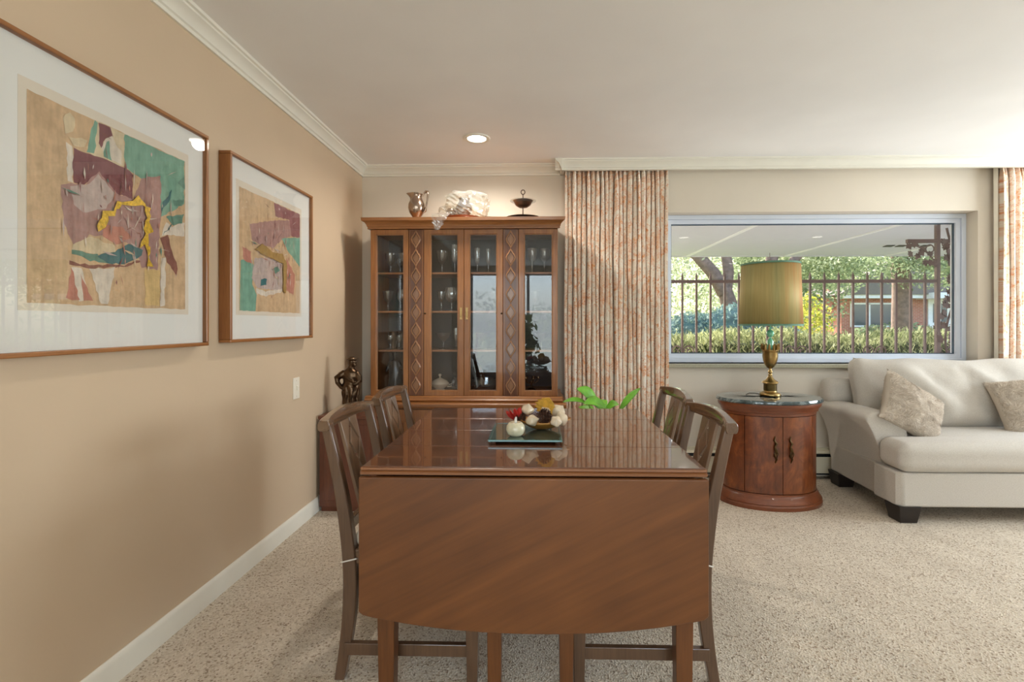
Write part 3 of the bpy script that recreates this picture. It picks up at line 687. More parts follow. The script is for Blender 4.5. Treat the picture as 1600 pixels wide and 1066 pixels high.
ware('flute', -.455, 3.58, Z1, 'clear flute on the top shelf right of the brass pulls, nearer them')
ware('flute', -.375, 3.60, Z1, 'clear flute on the top shelf right of the brass pulls, farther from them', sc_=.98)
ware('goblet', -.34, 3.66, Z2, 'clear goblet on the second shelf right of the brass pulls')
ware('coupe', -.42, 3.62, Z3, 'shallow clear coupe on the third shelf right of the brass pulls')
ware('amber', -.05, 3.58, Z1, 'amber goblet on the top shelf of the right outer bay, left one', 'amber')
ware('amber', .04, 3.60, Z1, 'amber goblet on the top shelf of the right outer bay, right one', 'amber')
ware('goblet', -.03, 3.64, Z2, 'clear goblet on the second shelf of the right outer bay')
ware('coupe', .02, 3.62, Z3, 'shallow clear coupe on the third shelf of the right outer bay')
# cup, tureen, decanter, crystal bowl, plate, candelabra, carved figure, silver dish
t = thing('sauce_boat', 'dark handled jug on the third shelf of the left outer bay', 'jug', (-1.115, 3.70, Z3))
obj('body', MB().lathe([(.001, 0), (.03, 0), (.025, .02), (.045, .06), (.035, .11), (.040, .13), (.036, .13), (.03, .11), (.001, .02)], n=20), 'bronze', t, smooth=50)
obj('handle', MB().tube([(.03, 0, .12), (.065, 0, .125), (.07, 0, .08), (.04, 0, .05)], .005, 6), 'bronze', t, smooth=60)
t = thing('covered_dish', 'pale porcelain covered dish on the cabinet floor left of the brass pulls', 'dish', (-.735, 3.60, Z4))
obj('bowl', MB().lathe([(.001, 0), (.04, 0), (.035, .008), (.062, .03), (.07, .045), (.066, .047), (.001, .03)], n=26), 'porcelain', t, smooth=50)
obj('lid', MB().lathe([(.069, .047), (.055, .066), (.025, .082), (.008, .088), (.006, .098), (.013, .108), (.008, .118), (.001, .119)], n=26), 'porcelain', t, smooth=50)
obj('handle', MB().tube([(.06, 0, .035), (.088, 0, .045), (.085, 0, .025), (.055, 0, .022)], .005, 6), 'porcelain', t, smooth=60)
t = thing('decanter', 'small cut glass decanter beside the covered dish', 'decanter', (-.622, 3.60, Z4))
obj('body', MB().lathe([(.001, 0), (.034, 0), (.036, .05), (.026, .075), (.010, .085), (.011, .102), (.008, .102), (.008, .08), (.001, .01)], n=12), 'crystal', t)
obj('stopper', MB().lathe([(.006, .09), (.006, .105), (.015, .112), (.016, .124), (.006, .135), (.001, .135)], n=8), 'crystal', t)
o = obj('crystal_bowl', MB().lathe([(.001, 0), (.07, 0), (.085, .03), (.092, .075), (.096, .085), (.088, .083), (.08, .03), (.001, .008)], n=22), 'crystal'); o.location = (-.40, 3.60, Z4)
tag(o, 'wide cut crystal bowl on the cabinet floor right of the brass pulls', 'bowl')
o = obj('silver_plate', MB().lathe([(.001, 0), (.07, 0), (.10, .010), (.102, .013), (.07, .004), (.001, .003)], n=32), 'silver', smooth=40); o.location = (-.475, 3.745, Z4+.103); o.rotation_euler = (0, math.radians(72), .5)
tag(o, 'silver plate leaning behind the crystal bowl', 'plate')
t = thing('candelabra', 'small dark branched candle holder on the floor of the right outer bay', 'candle holder', (-.055, 3.60, Z4))
obj('stem', MB().lathe([(.001, 0), (.035, 0), (.03, .008), (.008, .018), (.006, .05), (.010, .06), (.005, .07), (.001, .09)], n=16), 'bronze', t, smooth=50)
for k in range(5):
    a = 2*PI*k/5; ca, sa = math.cos(a), math.sin(a)
    obj('arm', MB().tube([(0, 0, .06), (.025*ca, .025*sa, .05), (.05*ca, .05*sa, .07), (.05*ca, .05*sa, .085)], .004, 6).lathe([(.003, .08), (.015, .088), (.014, .10), (.001, .10)], c=(.05*ca, .05*sa, 0), n=12), 'bronze', t, smooth=50)
o = obj('silver_dish', MB().lathe([(.001, 0), (.022, 0), (.010, .012), (.012, .022), (.045, .035), (.058, .042), (.054, .044), (.001, .032)], n=26), 'silver', smooth=50); o.location = (-.995, 3.555, Z4)
tag(o, 'small silver footed dish in front of the black carved figure', 'dish')
def loft(mb, secs, n=20, fold=0, nf=7):
    P = []
    for (cx, cy, z, rx, ry, *q) in secs:
        f = q[0] if q else 0
        P.append([(cx+rx*(1+f*math.cos(nf*a+z*40))*math.cos(a), cy+ry*(1+f*math.cos(nf*a+z*40))*math.sin(a), z) for a in [2*PI*k/n for k in range(n)]])
    mb.grid(P, closev=True, capu=True); return mb
t = thing('carved_figure', 'black carved figure of a robed man inside the left outer bay', 'figurine', (-1.085, 3.64, Z4))
mb = MB(); loft(mb, [(0, 0, 0, .05, .045), (0, 0, .06, .047, .04, .06), (.004, 0, .13, .043, .036, .06), (0, 0, .18, .038, .03), (-.002, 0, .21, .036, .026), (0, 0, .226, .012, .012), (0, 0, .24, .013, .013), (.002, 0, .262, .021, .02), (.003, 0, .285, .016, .016), (.003, 0, .292, .003, .003)], 24)
mb.tube([(.03, 0, .20), (.05, -.01, .165), (.085, -.02, .155), (.10, -.022, .160)], [.014, .012, .009, .008], 8); mb.tube([(-.032, 0, .2), (-.05, -.005, .16), (-.06, -.02, .13)], [.014, .012, .008], 8)
o = obj('body', mb, 'blackfig', t, smooth=60)
r = o.modifiers.new('fuse', 'REMESH'); r.mode = 'VOXEL'; r.voxel_size = .004; r.use_smooth_shade = True
obj('base', MB().box(-.055, .055, -.05, .05, -.0, .012), 'blackfig', t, bevel=.003)

# ------------------------------------------------------------------ on top of the cabinet
ZT = 1.940
t = thing('silver_pitcher', 'tarnished silver water pitcher on top of the china cabinet', 'pitcher', (-.885, 3.50, ZT))
pf = [(.001, 0), (.036, 0), (.038, .006), (.028, .014), (.030, .022), (.050, .050), (.060, .085), (.058, .115), (.046, .143), (.038, .160), (.039, .176), (.046, .190)]
n = 28; P = []
for r, z in pf+[(r-.003, z) for r, z in pf[:3:-1]]:
    k = max(0, (z-.145)/.045); P.append([((r+.030*k*max(0, math.cos(a-PI))**4)*math.cos(a), r*math.sin(a), z+.004*k*math.cos(a-PI)) for a in [2*PI*i/n for i in range(n)]])
obj('body', MB().grid(P, closev=True, capu=True), 'silver', t, smooth=60)
obj('handle', MB().tube([(.040, 0, .172), (.052, 0, .190), (.068, 0, .208), (.080, 0, .206), (.084, 0, .185), (.078, 0, .14), (.070, 0, .10), (.062, 0, .065), (.050, 0, .055)], [.006, .006, .009, .010, .008, .006, .007, .009, .006], 8), 'silver', t, smooth=60)
t = thing('serving_tray', 'brown lacquered serving tray under the plastic-wrapped piece', 'tray', (-.555, 3.535, ZT))
obj('dish', MB().lathe([(.001, 0), (.10, 0), (.125, .014), (.132, .024), (.128, .026), (.10, .008), (.001, .006)], n=40, sx=1, sy=.72), 'copper', t, smooth=40)
obj('foot', MB().lathe([(.06, -.0), (.064, .004), (.06, .006)], n=30, sy=.72), 'copper', t)
# tea set wrapped in clear plastic
t = thing('wrapped_silver_piece', 'silver piece wrapped in crinkled clear plastic on top of the cabinet', 'silverware', (-.545, 3.535, ZT+.027))
obj('vessel', MB().lathe([(.001, .0), (.04, .0), (.035, .010), (.055, .040), (.06, .075), (.042, .105), (.036, .12), (.041, .135), (.037, .135), (.03, .11), (.001, .02)], n=26), 'silver', t, smooth=50)
obj('vessel', MB().lathe([(.001, .0), (.024, .0), (.022, .006), (.034, .025), (.036, .045), (.026, .062), (.024, .062), (.001, .01)], c=(-.095, 0, -.0), n=22), 'silver', t, smooth=50)
def crinkle(mb, cx, cz, rx, ry, rz, seed, n=26, m=14):
    P = []
    for j in range(m+1):
        v = j/m; ph = PI*v*.98+.02; row = []
        for i in range(n):
            a = 2*PI*i/n; d = Vector((math.sin(ph)*math.cos(a), math.sin(ph)*math.sin(a), math.cos(ph)))
            k = .92+.26*mnoise.noise(d*2.3+Vector((seed, 0, 0)))+.22*abs(mnoise.noise(d*5+Vector((0, seed, 0))))+.12*abs(mnoise.noise(d*11+Vector((seed, seed, 0))))
            sq = (abs(d.x)**4+abs(d.y)**4+abs(d.z)**4)**-.25
            p = Vector((d.x*rx, d.y*ry, d.z*rz))*k*sq
            row.append((cx+p.x, p.y*.9, max(.0005, cz+p.z)))
        P.append(row)
    mb.grid(P, closev=True); return mb
bag = obj('plastic_wrap', crinkle(MB(), .02, .085, .150, .085, .095, 3.1, 40, 22), 'plastic', t)
obj('plastic_wrap', crinkle(MB(), -.115, .03, .065, .05, .050, 7.7, 24, 14), 'plastic', t)
P = []
for j in range(17):
    s_ = j/16; row = []
    for i in range(9):
        f = i/8-.5
        if s_ < .45: q = (-.05-.20*s_+f*.13, -.05-.12*s_/.45, -.012+.02*(1-s_/.45))
        else: k = (s_-.45)/.55; q = (-.143-.016*k+f*.13*(1-.75*k), -.175-.004*k, -.016-.112*k)
        nn = .012*mnoise.noise(Vector((i*.9, j*.8, 1))); row.append((q[0]+nn, q[1]+nn*.5-(.004 if s_ > .45 else 0), q[2]+abs(nn)*.7))
    P.append(row)
obj('hanging_plastic', MB().grid(P), 'plastic', t)
P = [[(.09+.022*j+.004*mnoise.noise(Vector((i, j, 2))), -.08+.02*i, -.022+.05*(1-j/7)**2+.010*abs(mnoise.noise(Vector((i*.9, j*.9, 5))))) for i in range(7)] for j in range(8)]
obj('loose_plastic', MB().grid(P), 'plastic', t)
t = thing('tiered_server', 'tarnished tiered server with ring handle on top of the cabinet', 'serving stand', (-.115, 3.52, ZT))
obj('base_plate', MB().lathe([(.001, 0), (.07, 0), (.125, .012), (.127, .015), (.07, .006), (.001, .005)], n=40), 'darkplate', t, smooth=40)
obj('post', MB().lathe([(.006, .004), (.004, .02), (.004, .10), (.006, .105), (.004, .11), (.0035, .18), (.005, .185), (.001, .19)], n=10), 'darkplate', t, smooth=50)
bo = obj('bowl', MB().lathe([(.001, .090), (.03, .092), (.055, .108), (.070, .138), (.073, .140), (.069, .138), (.05, .112), (.001, .097)], n=30), 'darkplate', t, smooth=50)
obj('glass_liner', MB().lathe([(.02, .10), (.06, .122), (.094, .136), (.095, .139), (.060, .126), (.02, .104)], n=30), 'crystal', bo, smooth=50)
obj('ring_handle', MB().tube([(.014*math.cos(a), 0, .203+.016*math.sin(a)) for a in [2*PI*k/20 for k in range(20)]], .004, 6, closed=True), 'darkplate', t, smooth=60)

# ------------------------------------------------------------------ wooden stand with bronze statue
t = thing('wooden_stand', 'reddish brown wooden box stand against the tan wall under the statue', 'stand', (-1.21, 3.20, 0))
obj('body', MB().box(-.18, .18, -.155, .14, .03, .585), 'stand', t, bevel=.003)
obj('top', MB().box(-.185, .19, -.165, .145, .585, .607), 'stand', t, bevel=.005)
obj('plinth', MB().box(-.17, .17, -.145, .13, 0, .03), 'stand', t)
obj('front_panel', MB().box(-.15, .15, -.160, -.154, .07, .55), 'stand', t, bevel=.003)
st = thing('bronze_statue', 'dark bronze statue of a bearded man with hand on hip', 'statue', (-1.245, 3.19, .607))
mb = MB()
loft(mb, [(0, 0, .028, .056, .044, .04), (-.002, 0, .07, .052, .042, .08), (-.002, 0, .13, .054, .044, .10), (0, 0, .175, .053, .042, .08), (.002, 0, .20, .050, .038), (.004, 0, .235, .056, .040), (.002, 0, .262, .054, .037), (-.002, 0, .284, .030, .026), (.002, 0, .294, .020, .019), (.006, 0, .305, .020, .020)], 40, nf=9)
mb.lathe([(.001, -.03), (.016, -.026), (.023, -.012), (.025, .006), (.021, .024), (.010, .033), (.001, .034)], c=(.008, 0, .328), n=18)       # head
mb.lathe([(.001, 0), (.010, .002), (.011, .012), (.001, .02)], c=(.028, 0, .300), n=10)                                                       # beard
mb.tube([(.028, 0, .336), (.038, 0, .328), (.030, 0, .322)], [.004, .006, .004], 6)                                                           # nose
mb.lathe([(.030, 0), (.031, .006), (.024, .016), (.012, .022), (.001, .023)], c=(.006, 0, .344), n=18)                                        # cap
mb.tube([(.028, 0, .348), (.044, 0, .356), (.048, 0, .362)], [.008, .007, .003], 6)
mb.tube([(-.034, -.008, .262), (-.058, -.014, .243), (-.085, -.016, .225), (-.078, -.022, .195), (-.050, -.030, .165), (-.028, -.034, .155)], [.022, .024, .021, .016, .013, .012], 10)
mb.tube([(.038, -.006, .258), (.058, -.012, .232), (.066, -.022, .205), (.050, -.036, .190), (.030, -.040, .188)], [.022, .022, .018, .013, .012], 10)
mb.tube([(-.040, -.020, .255), (-.010, -.034, .225), (.030, -.036, .205), (.055, -.020, .190)], [.008, .010, .010, .008], 8)
mb.tube([(-.036, -.022, .172), (.0, -.038, .180), (.036, -.030, .172)], .008, 8)
mb.tube([(-.02, -.034, .17), (-.012, -.042, .12), (-.02, -.040, .06)], .008, 8); mb.tube([(.012, -.036, .17), (.02, -.042, .12), (.012, -.040, .05)], .008, 8)
o = obj('body', mb, 'bronze', st, smooth=60); r = o.modifiers.new('fuse', 'REMESH'); r.mode = 'VOXEL'; r.voxel_size = .0035; r.use_smooth_shade = True
obj('base', MB().lathe([(.001, 0), (.062, 0), (.062, .014), (.054, .018), (.052, .030), (.001, .030)], n=28), 'bronze', st, smooth=40)
obj('staff', MB().tube([(.056, -.03, .03), (.074, -.03, .20), (.080, -.03, .215)], .0035, 6), 'bronze', st)

# ------------------------------------------------------------------ drop-leaf table
tb = thing('dining_table', 'polished brown drop-leaf dining table with rounded hanging leaf', 'table', (-.02, 2.01, 0))
tp = lambda n, mb, mat, **kw: P_(n, mb, mat, tb, **kw)
TX0, TX1, TZ = -.546, .506, .75
ys = [1.49, 1.742, 2.002, 2.244, 2.53]
for k in range(4): tp('top_board', MB().box(TX0, TX1, ys[k]+.0006, ys[k+1]-.0006, TZ-.022, TZ), 'table_top', bevel=.0014)
EP = [(0, TZ-.003), (-.006, TZ-.004), (-.008, TZ-.009), (-.004, TZ-.012), (-.010, TZ-.016), (-.010, TZ-.023), (-.003, TZ-.026), (0, TZ-.026)]
tp('edge_moulding', MB().prism([(1.490+d, z) for d, z in EP], TX0, TX1, 'yz'), 'table_edge', smooth=50)
tp('edge_moulding', MB().prism([(2.530-d, z) for d, z in EP], TX0, TX1, 'yz'), 'table_edge', smooth=50)
tp('edge_moulding', MB().prism([(TX0+d*.6, z) for d, z in EP], 1.488, 2.532), 'table_edge', smooth=50)
tp('edge_moulding', MB().prism([(TX1-d*.6, z) for d, z in EP], 1.488, 2.532), 'table_edge', smooth=50)
def leaf_poly():
    p = [(TX0-.003, TZ-.028), (TX1+.003, TZ-.028)]
    n = 28; pts = []
    for i in range(n+1):
        f = (1-math.cos(PI*i/n))/2; x = TX1+.003-(TX1-TX0+.006)*f; d = abs(2*f-1); pts.append((x, .252+.052*d**2.2+(.010*max(0, (d-.965)/.035)**2)))
    return p+pts
tp('drop_leaf', MB().prism(leaf_poly(), 1.466, 1.486), 'table_leaf', bevel=.004)
tp('drop_leaf', MB().prism(leaf_poly(), 2.534, 2.554), 'table_leaf', bevel=.004)
tp('apron', MB().box(-.48, .44, 1.52, 1.54, .63, .728).box(-.48, .44, 2.48, 2.50, .63, .728).box(-.48, -.46, 1.54, 2.48, .63, .728).box(.42, .44, 1.54, 2.48, .63, .728), 'table_leg')
for (x, y) in ((-.485, 1.555), (.455, 1.555), (-.485, 2.465), (.455, 2.465)):
    mb = MB(); P = []
    for z, w in ((.728, .031), (.55, .031), (.0, .024)): P.append([(x-w, y-w, z), (x+w, y-w, z), (x+w, y+w, z), (x-w, y+w, z)])
    tp('leg', mb.grid(P, closev=True, capu=True), 'table_leg', bevel=.003)
for x in (-.143, .088):
    mb = MB(); P = []
    for z, w in ((.66, .026), (.50, .026), (.0, .021)): P.append([(x-w, 1.575-w, z), (x+w, 1.575-w, z), (x+w, 1.575+w, z), (x-w, 1.575+w, z)])
    tp('swing_leg', mb.grid(P, closev=True, capu=True), 'table_leg', bevel=.003)

# ------------------------------------------------------------------ chairs (local: sits facing +X, origin under the seat middle)
BACK = [(0, -.696), (.09, -.681), (.219, -.668), (.318, -.6655), (.397, -.667), (.494, -.677), (.614, -.692), (.734, -.716), (.855, -.742)]
def bx_(z):
    for (a, xa), (b, xb) in zip(BACK, BACK[1:]):
        if z <= b: return xa+(xb-xa)*(z-a)/(b-a)
    return BACK[-1][1]
CX = -.43                      # seat middle in the frame the profile was measured in
def make_chair():
    t = thing('dining_chair', 'x', 'chair')
    S = [bx_(z)-CX for z, _ in BACK]; zs = [z for z, _ in BACK]
    wd_ = [.034, .037, .044, .046, .046, .044, .040, .036, .032]
    for sgn, y0, y1 in ((-1, -.213, -.181), (1, .181, .213)):
        zz = [zs[0]+(zs[-1]-zs[0])*i/24 for i in range(25)]
        wf = lambda z: float(np.interp(z, zs, wd_))
        # Catmull-like smoothing of the measured profile
        sx = np.interp(zz, zs, S); sx = np.convolve(np.pad(sx, 2, mode='reflect', reflect_type='odd'), [.1, .2, .4, .2, .1], 'valid')
        poly = [(sx[i], zz[i]) for i in range(25)]+[(sx[i]+wf(zz[i]), zz[i]) for i in range(24, -1, -1)]
        P = [[(sx[i], y0, zz[i]), (sx[i]+wf(zz[i]), y0, zz[i]), (sx[i]+wf(zz[i]), y1, zz[i]), (sx[i], y1, zz[i])] for i in range(25)]
        obj('back_post', MB().grid(P, closev=True, capu=True), 'chair_z', t, smooth=40, bevel=.004)
    # crest rail
    P = []
    for i in range(25):
        f = i/12-1; y = .220*f
        xc = -.742-CX+.014-.020*(1-f*f); zc = .848+.010*(1-abs(f)**1.6); hh = .021+.009*(1-f*f); th = .018+.004*(abs(f) > .8)
        P.append([(xc+th*math.cos(a)*(1 if abs(math.cos(a)) < .8 else .96), y, zc+hh*max(-.82, min(.82, math.sin(a)*1.25))) for a in [2*PI*k/16 for k in range(16)]])
    obj('crest_rail', MB().grid(P, closev=True, capu=True), 'chair_x', t, smooth=50, bevel=.003)
    # lower back rail
    xr = bx_(.50)-CX
    obj('lower_back_rail', MB().box(xr+.010, xr+.030, -.185, .185, .485, .525), 'chair_x', t, bevel=.003)
    # pierced splat: plates separated by diamond-shaped slots
    za, zb, W_ = .515, .835, .066
    mb = MB(); zm = (za+zb)/2
    def plate(poly):
        a = []; b = []
        for y, z in poly:
            f = (z-za)/(zb-za); bow = -.018*f; x = bx_(z)-CX+.014+bow; wsc = 1.0+.12*f
            a.append((x, y*wsc, z)); b.append((x+.012, y*wsc, z))
        n = len(poly); mb.add(a+b, [tuple(range(n)), tuple(range(2*n-1, n-1, -1))]+[(i, (i+1) % n, (i+1) % n+n, i+n) for i in range(n)])
    hz = .072; d = .011
    c1, c2 = zm+hz+.004, zm-hz-.004
    for c in (c1, c2):
        plate([(0, c+hz-d*2), (.034, c), (0, c-hz+d*2), (-.034, c)])
    for s_ in (1, -1):
        edge = [(s_*W_, za), (s_*W_, zb), (s_*.004, zb), (s_*.004, c1+hz), (s_*(.034+d), c1), (s_*.005, c1-hz+.002), (s_*.005, c2+hz-.002), (s_*(.034+d), c2), (s_*.004, c2-hz), (s_*.004, za)]
        plate(edge)
    obj('splat', mb, 'splat', t, bevel=.0015)
    # seat frame, pad, legs, stretchers
    sf = MB(); xb_ = bx_(.42)-CX+.02; xf_ = .235
    sf.prism([(xb_, -.205), (xf_, -.235), (xf_, .235), (xb_, .205)], .385, .435, 'xy')
    obj('seat_frame', sf, 'chair_x', t, bevel=.006)
    def fn(w): k = 1+.08*(w.x/.22); return (w.x, w.y*k, w.z)
    obj('seat_pad', MB().rbox((.005, 0, .458), (.43, .40, .05), .022, (.0, .012), 6, fn), 'pad', t, smooth=60)
    for s_ in (-1, 1):
        y = .208*s_; P = []
        for z, w in ((.385, .022), (.20, .021), (0, .017)): P.append([(.198-w, y-w, z), (.198+w, y-w, z), (.198+w, y+w, z), (.198-w, y+w, z)])
        obj('leg', MB().grid(P, closev=True, capu=True), 'chair_z', t, bevel=.003)
        obj('side_stretcher', MB().box(bx_(.12)-CX+.02, .185, y-.010, y+.010, .088, .128), 'chair_z', t, bevel=.002)
        z = .398; xb2 = bx_(z)-CX; yy0, yy1 = (.178*s_, .216*s_)
        obj('pad_tie', MB().tube([(xb2-.002, yy0, z), (xb2+.048, yy0, z+.003), (xb2+.048, yy1, z+.010), (xb2-.002, yy1, z-.002)], .0024, 6, closed=True), 'string', t, smooth=60)
        obj('tie_knot', MB().rbox((xb2+.05, .198*s_, z+.03), (.010, .010, .008), .004), 'string', t, smooth=60)
    return t
ch = make_chair()
ch.location = (-.418, 1.818, 0)
ch['label'] = 'brown wooden dining chair nearest the camera on the tan wall side'
GR = 'dining chairs around the drop-leaf table'; ch['group'] = GR
for (x, y, r, lab) in ((-.413, 2.325, 0, 'brown dining chair farther back on the tan wall side, by the statue'),
                       (.330, 1.818, PI, 'brown dining chair nearest the camera on the sofa side of the table'),
                       (.348, 2.325, PI, 'brown dining chair farther back on the curtain and sofa side')):
    c = copy_tree(ch); c.location = (x, y, 0); c.rotation_euler = (0, 0, r); c['label'] = lab

# ------------------------------------------------------------------ centrepiece
tr = thing('mirror_tray', 'square teal-edged mirror tray in the middle of the dining table', 'tray', (-.05, 1.92, TZ))
obj('mirror', MB().box(-.131, .131, -.15, .15, .012, .016), 'tray', tr)
obj('glass_rim', ring(-.135, .135, -.154, .154, .008, .0, 1).xf(Matrix(((1, 0, 0, 0), (0, 0, 1, 0), (0, .007, 0, .010), (0, 0, 0, 1)))), 'trayedge', tr, bevel=.001)
for sx_ in (-1, 1):
    for sy_ in (-1, 1): obj('foot', MB().lathe([(.001, 0), (.008, 0), (.010, .006), (.006, .012), (.001, .012)], c=(.118*sx_, .137*sy_, 0), n=12), 'cone', tr, smooth=60)
zt = TZ+.016
cn = thing('oil_candle', 'round cream glass oil candle at front of the mirror tray', 'candle', (-.088, 1.835, zt))
obj('globe', MB().lathe([(.001, 0), (.020, 0), (.031, .010), (.0365, .026), (.034, .040), (.026, .050), (.022, .053), (.012, .049), (.001, .048)], n=26), 'wax', cn, smooth=60)
obj('wick_tube', MB().tube([(0, 0, .046), (0, 0, .062), (.002, 0, .072)], [.0055, .005, .003], 8), 'wick', cn, smooth=60)
bw = thing('leaf_bowl', 'golden brown leaf-shaped bowl on the mirror tray', 'bowl', (.008, 1.955, zt))
P = []
for j in range(9):
    v = j/8; row = []
    for i in range(25):
        a = 2*PI*i/24; rr = .02+.98*v; x = .105*rr*math.cos(a)*(1+.15*math.cos(a)); y = .065*rr*math.sin(a); row.append((x, y, .004+.034*v**2+.010*v*abs(math.cos(a))**3))
    P.append(row)
o = obj('shell', MB().grid(P), 'bowl', bw, smooth=60); sd = o.modifiers.new('thick', 'SOLIDIFY'); sd.thickness = .004; sd.offset = 1
def pod(x, y, z, r, l, rot, label, group='cream dried pods in the leaf bowl'):
    n = 18; P = []
    for j in range(11):
        f = j/10; rr = r*math.sin(PI*min(1, f*1.02))**.7*(1 if f < .6 else 1-.55*((f-.6)/.4)); rr = max(rr, .0008)
        P.append([(rr*(1+.10*math.cos(5*a))*math.cos(a), rr*(1+.10*math.cos(5*a))*math.sin(a), l*f) for a in [2*PI*k/n for k in range(n)]])
    o = obj('dried_pod', MB().grid(P, closev=True, capu=True), 'pod', smooth=60); o.location = (x, y, z); o.rotation_euler = rot
    tag(o, label, 'dried pod', group)
pod(-.050, 1.960, zt+.058, .025, .050, (.3, .2, 0), 'pale dried pod standing at the red petal end of the bowl')
pod(-.052, 1.900, zt+.040, .022, .058, (.5, 1.25, .2), 'cream dried pod lying behind the oil candle')
pod(.058, 1.965, zt+.048, .032, .066, (-.2, .9, .4), 'largest cream dried pod at the curtain end of the bowl')
pod(.098, 1.925, zt+.020, .024, .066, (.2, -.25, -.3), 'elongated cream pod leaning over the bowl edge')
pod(.064, 1.900, zt+.034, .022, .040, (.9, .2, 0), 'small golden cream pod below the largest pod')
pod(.036, 1.985, zt+.045, .024, .050, (.3, -.5, 0), 'cream pod half hidden behind the pine cone')
def cone(x, y, z, l, r, rot, label):
    t = thing('pine_cone', label, 'pine cone', (x, y, z), group='pine cones in the leaf bowl'); t.rotation_euler = rot
    obj('core', MB().lathe([(.001, 0), (r*.5, l*.1), (r*.6, l*.4), (r*.35, l*.8), (.001, l)], n=12), 'cone', t)
    sm = None
    for i in range(52):
        f = .04+.92*i/52; a = i*2.39996; rr = r*(math.sin(PI*min(1, f*.9+.12))**.8)
        s_ = .4+.9*rr/r
        m4 = Matrix.Translation((0, 0, l*f)) @ Matrix.Rotation(a, 4, 'Z') @ Matrix.Translation((rr*.45, 0, 0)) @ Matrix.Rotation(-.5, 4, 'Y') @ Matrix.Scale(s_, 4)
        if sm is None:
            sm = obj('scale', MB().add([(0, -.003, 0), (0, .003, 0), (.013, .006, .002), (.016, 0, .004), (.013, -.006, .002), (0, 0, .004), (.014, 0, .006)], [(0, 4, 3, 2, 1), (0, 5, 6, 4), (4, 6, 3), (3, 6, 2), (2, 6, 5, 1), (0, 1, 5)]), 'cone', t); o = sm
        else:
            o = clone(sm)
        o.matrix_local = m4
cone(-.010, 1.905, zt+.048, .062, .034, (.15, 1.15, .2), 'large dark pine cone in the front middle of the leaf bowl')
cone(-.062, 1.935, zt+.026, .046, .024, (-.5, -.4, .3), 'smaller dark pine cone beside the red petals')
def blade(l, w, curl, n=10, lobes=0, seed=0):
    P = []
    for j in range(n+1):
        f = j/n; ww = w*math.sin(PI*min(1, f*.97+.03))**.8
        if lobes: ww *= (.62+.38*abs(math.cos(lobes*PI*f)))
        P.append([(l*f, ww*q, curl*f*f*l-.25*ww*abs(q)**1.5*0+.18*ww*(abs(q))) for q in (-1, -.5, 0, .5, 1)])
    return MB().grid(P)
o = obj('dried_leaf', blade(.085, .05, .3, 18, 6), 'goldleaf', smooth=60); o.location = (.014, 1.985, zt+.045); o.rotation_euler = (1.2, -1.15, .1); o.modifiers.new('t', 'SOLIDIFY').thickness = .0012
tag(o, 'mustard yellow dried leaf standing at the back of the bowl', 'dried leaf')
fl = thing('dried_flower', 'red dried petals at the tan wall end of the leaf bowl', 'dried flower', (-.085, 1.945, zt+.036))
for k in range(12):
    o = obj('petal', blade(.062, .011, .25, 8), 'red', fl, smooth=60); o.rotation_euler = (random.uniform(-.6, .6), -.05-.085*k, PI+(k-5)*.30); o.modifiers.new('t', 'SOLIDIFY').thickness = .001

# ------------------------------------------------------------------ potted plant behind the table
pt = thing('potted_plant', 'leafy green potted plant between dining table and floral curtain', 'plant', (.40, 3.08, 0))
obj('pot', MB().lathe([(.001, 0), (.09, 0), (.12, .20), (.13, .205), (.13, .235), (.118, .235), (.112, .20), (.001, .19)], n=28), 'pot', pt, smooth=40)
obj('soil', MB().lathe([(.001, .205), (.113, .205), (.113, .195), (.001, .195)], n=24), 'soil', pt)
def pleaf(base, tip, w, droop):
    b, tp_ = Vector(base), Vector(tip); d = tp_-b; side = d.cross(Vector((0, -.6, .8))).normalized()
    P = []
    for j in range(13):
        f = j/12; ww = w*math.sin(PI*min(1, .02+f*.98))**.75*(1-.25*f); p = b+d*f+Vector((0, 0, droop*math.sin(PI*f)))
        P.append([tuple(p+side*ww*q+Vector((0, 0, .25*ww*abs(q)))) for q in (-1, -.6, -.2, 0, .2, .6, 1)])
    o = obj('leaf', MB().grid(P), 'leaf', pt, smooth=60); o.modifiers.new('t', 'SOLIDIFY').thickness = .0015
    obj('stem', MB().tube([(0, 0, .19), (b.x*.4, b.y*.4, (.19+b.z)*.55), tuple(b)], [.005, .004, .003], 6), 'leaf', pt, smooth=60)
pleaf((-.02, -.02, .655), (-.165, -.04, .785), .050, .03)
pleaf((-.09, -.05, .690), (-.255, -.07, .705), .022, .02)
pleaf((.03, -.05, .650), (-.13, -.10, .700), .048, .03)
pleaf((.10, -.02, .640), (.235, -.03, .790), .026, .012)
pleaf((.0, -.06, .62), (.085, -.12, .70), .035, .03)
pleaf((-.02, .03, .56), (-.14, .14, .64), .04, .03)
pleaf((.04, .03, .54), (.19, .12, .60), .04, .03)
pleaf((.0, .05, .60), (.03, .20, .68), .04, .03)
pleaf((-.06, -.02, .50), (-.2, -.10, .52), .04, .03)
pleaf((.06, -.03, .48), (.2, -.10, .50), .04, .03)

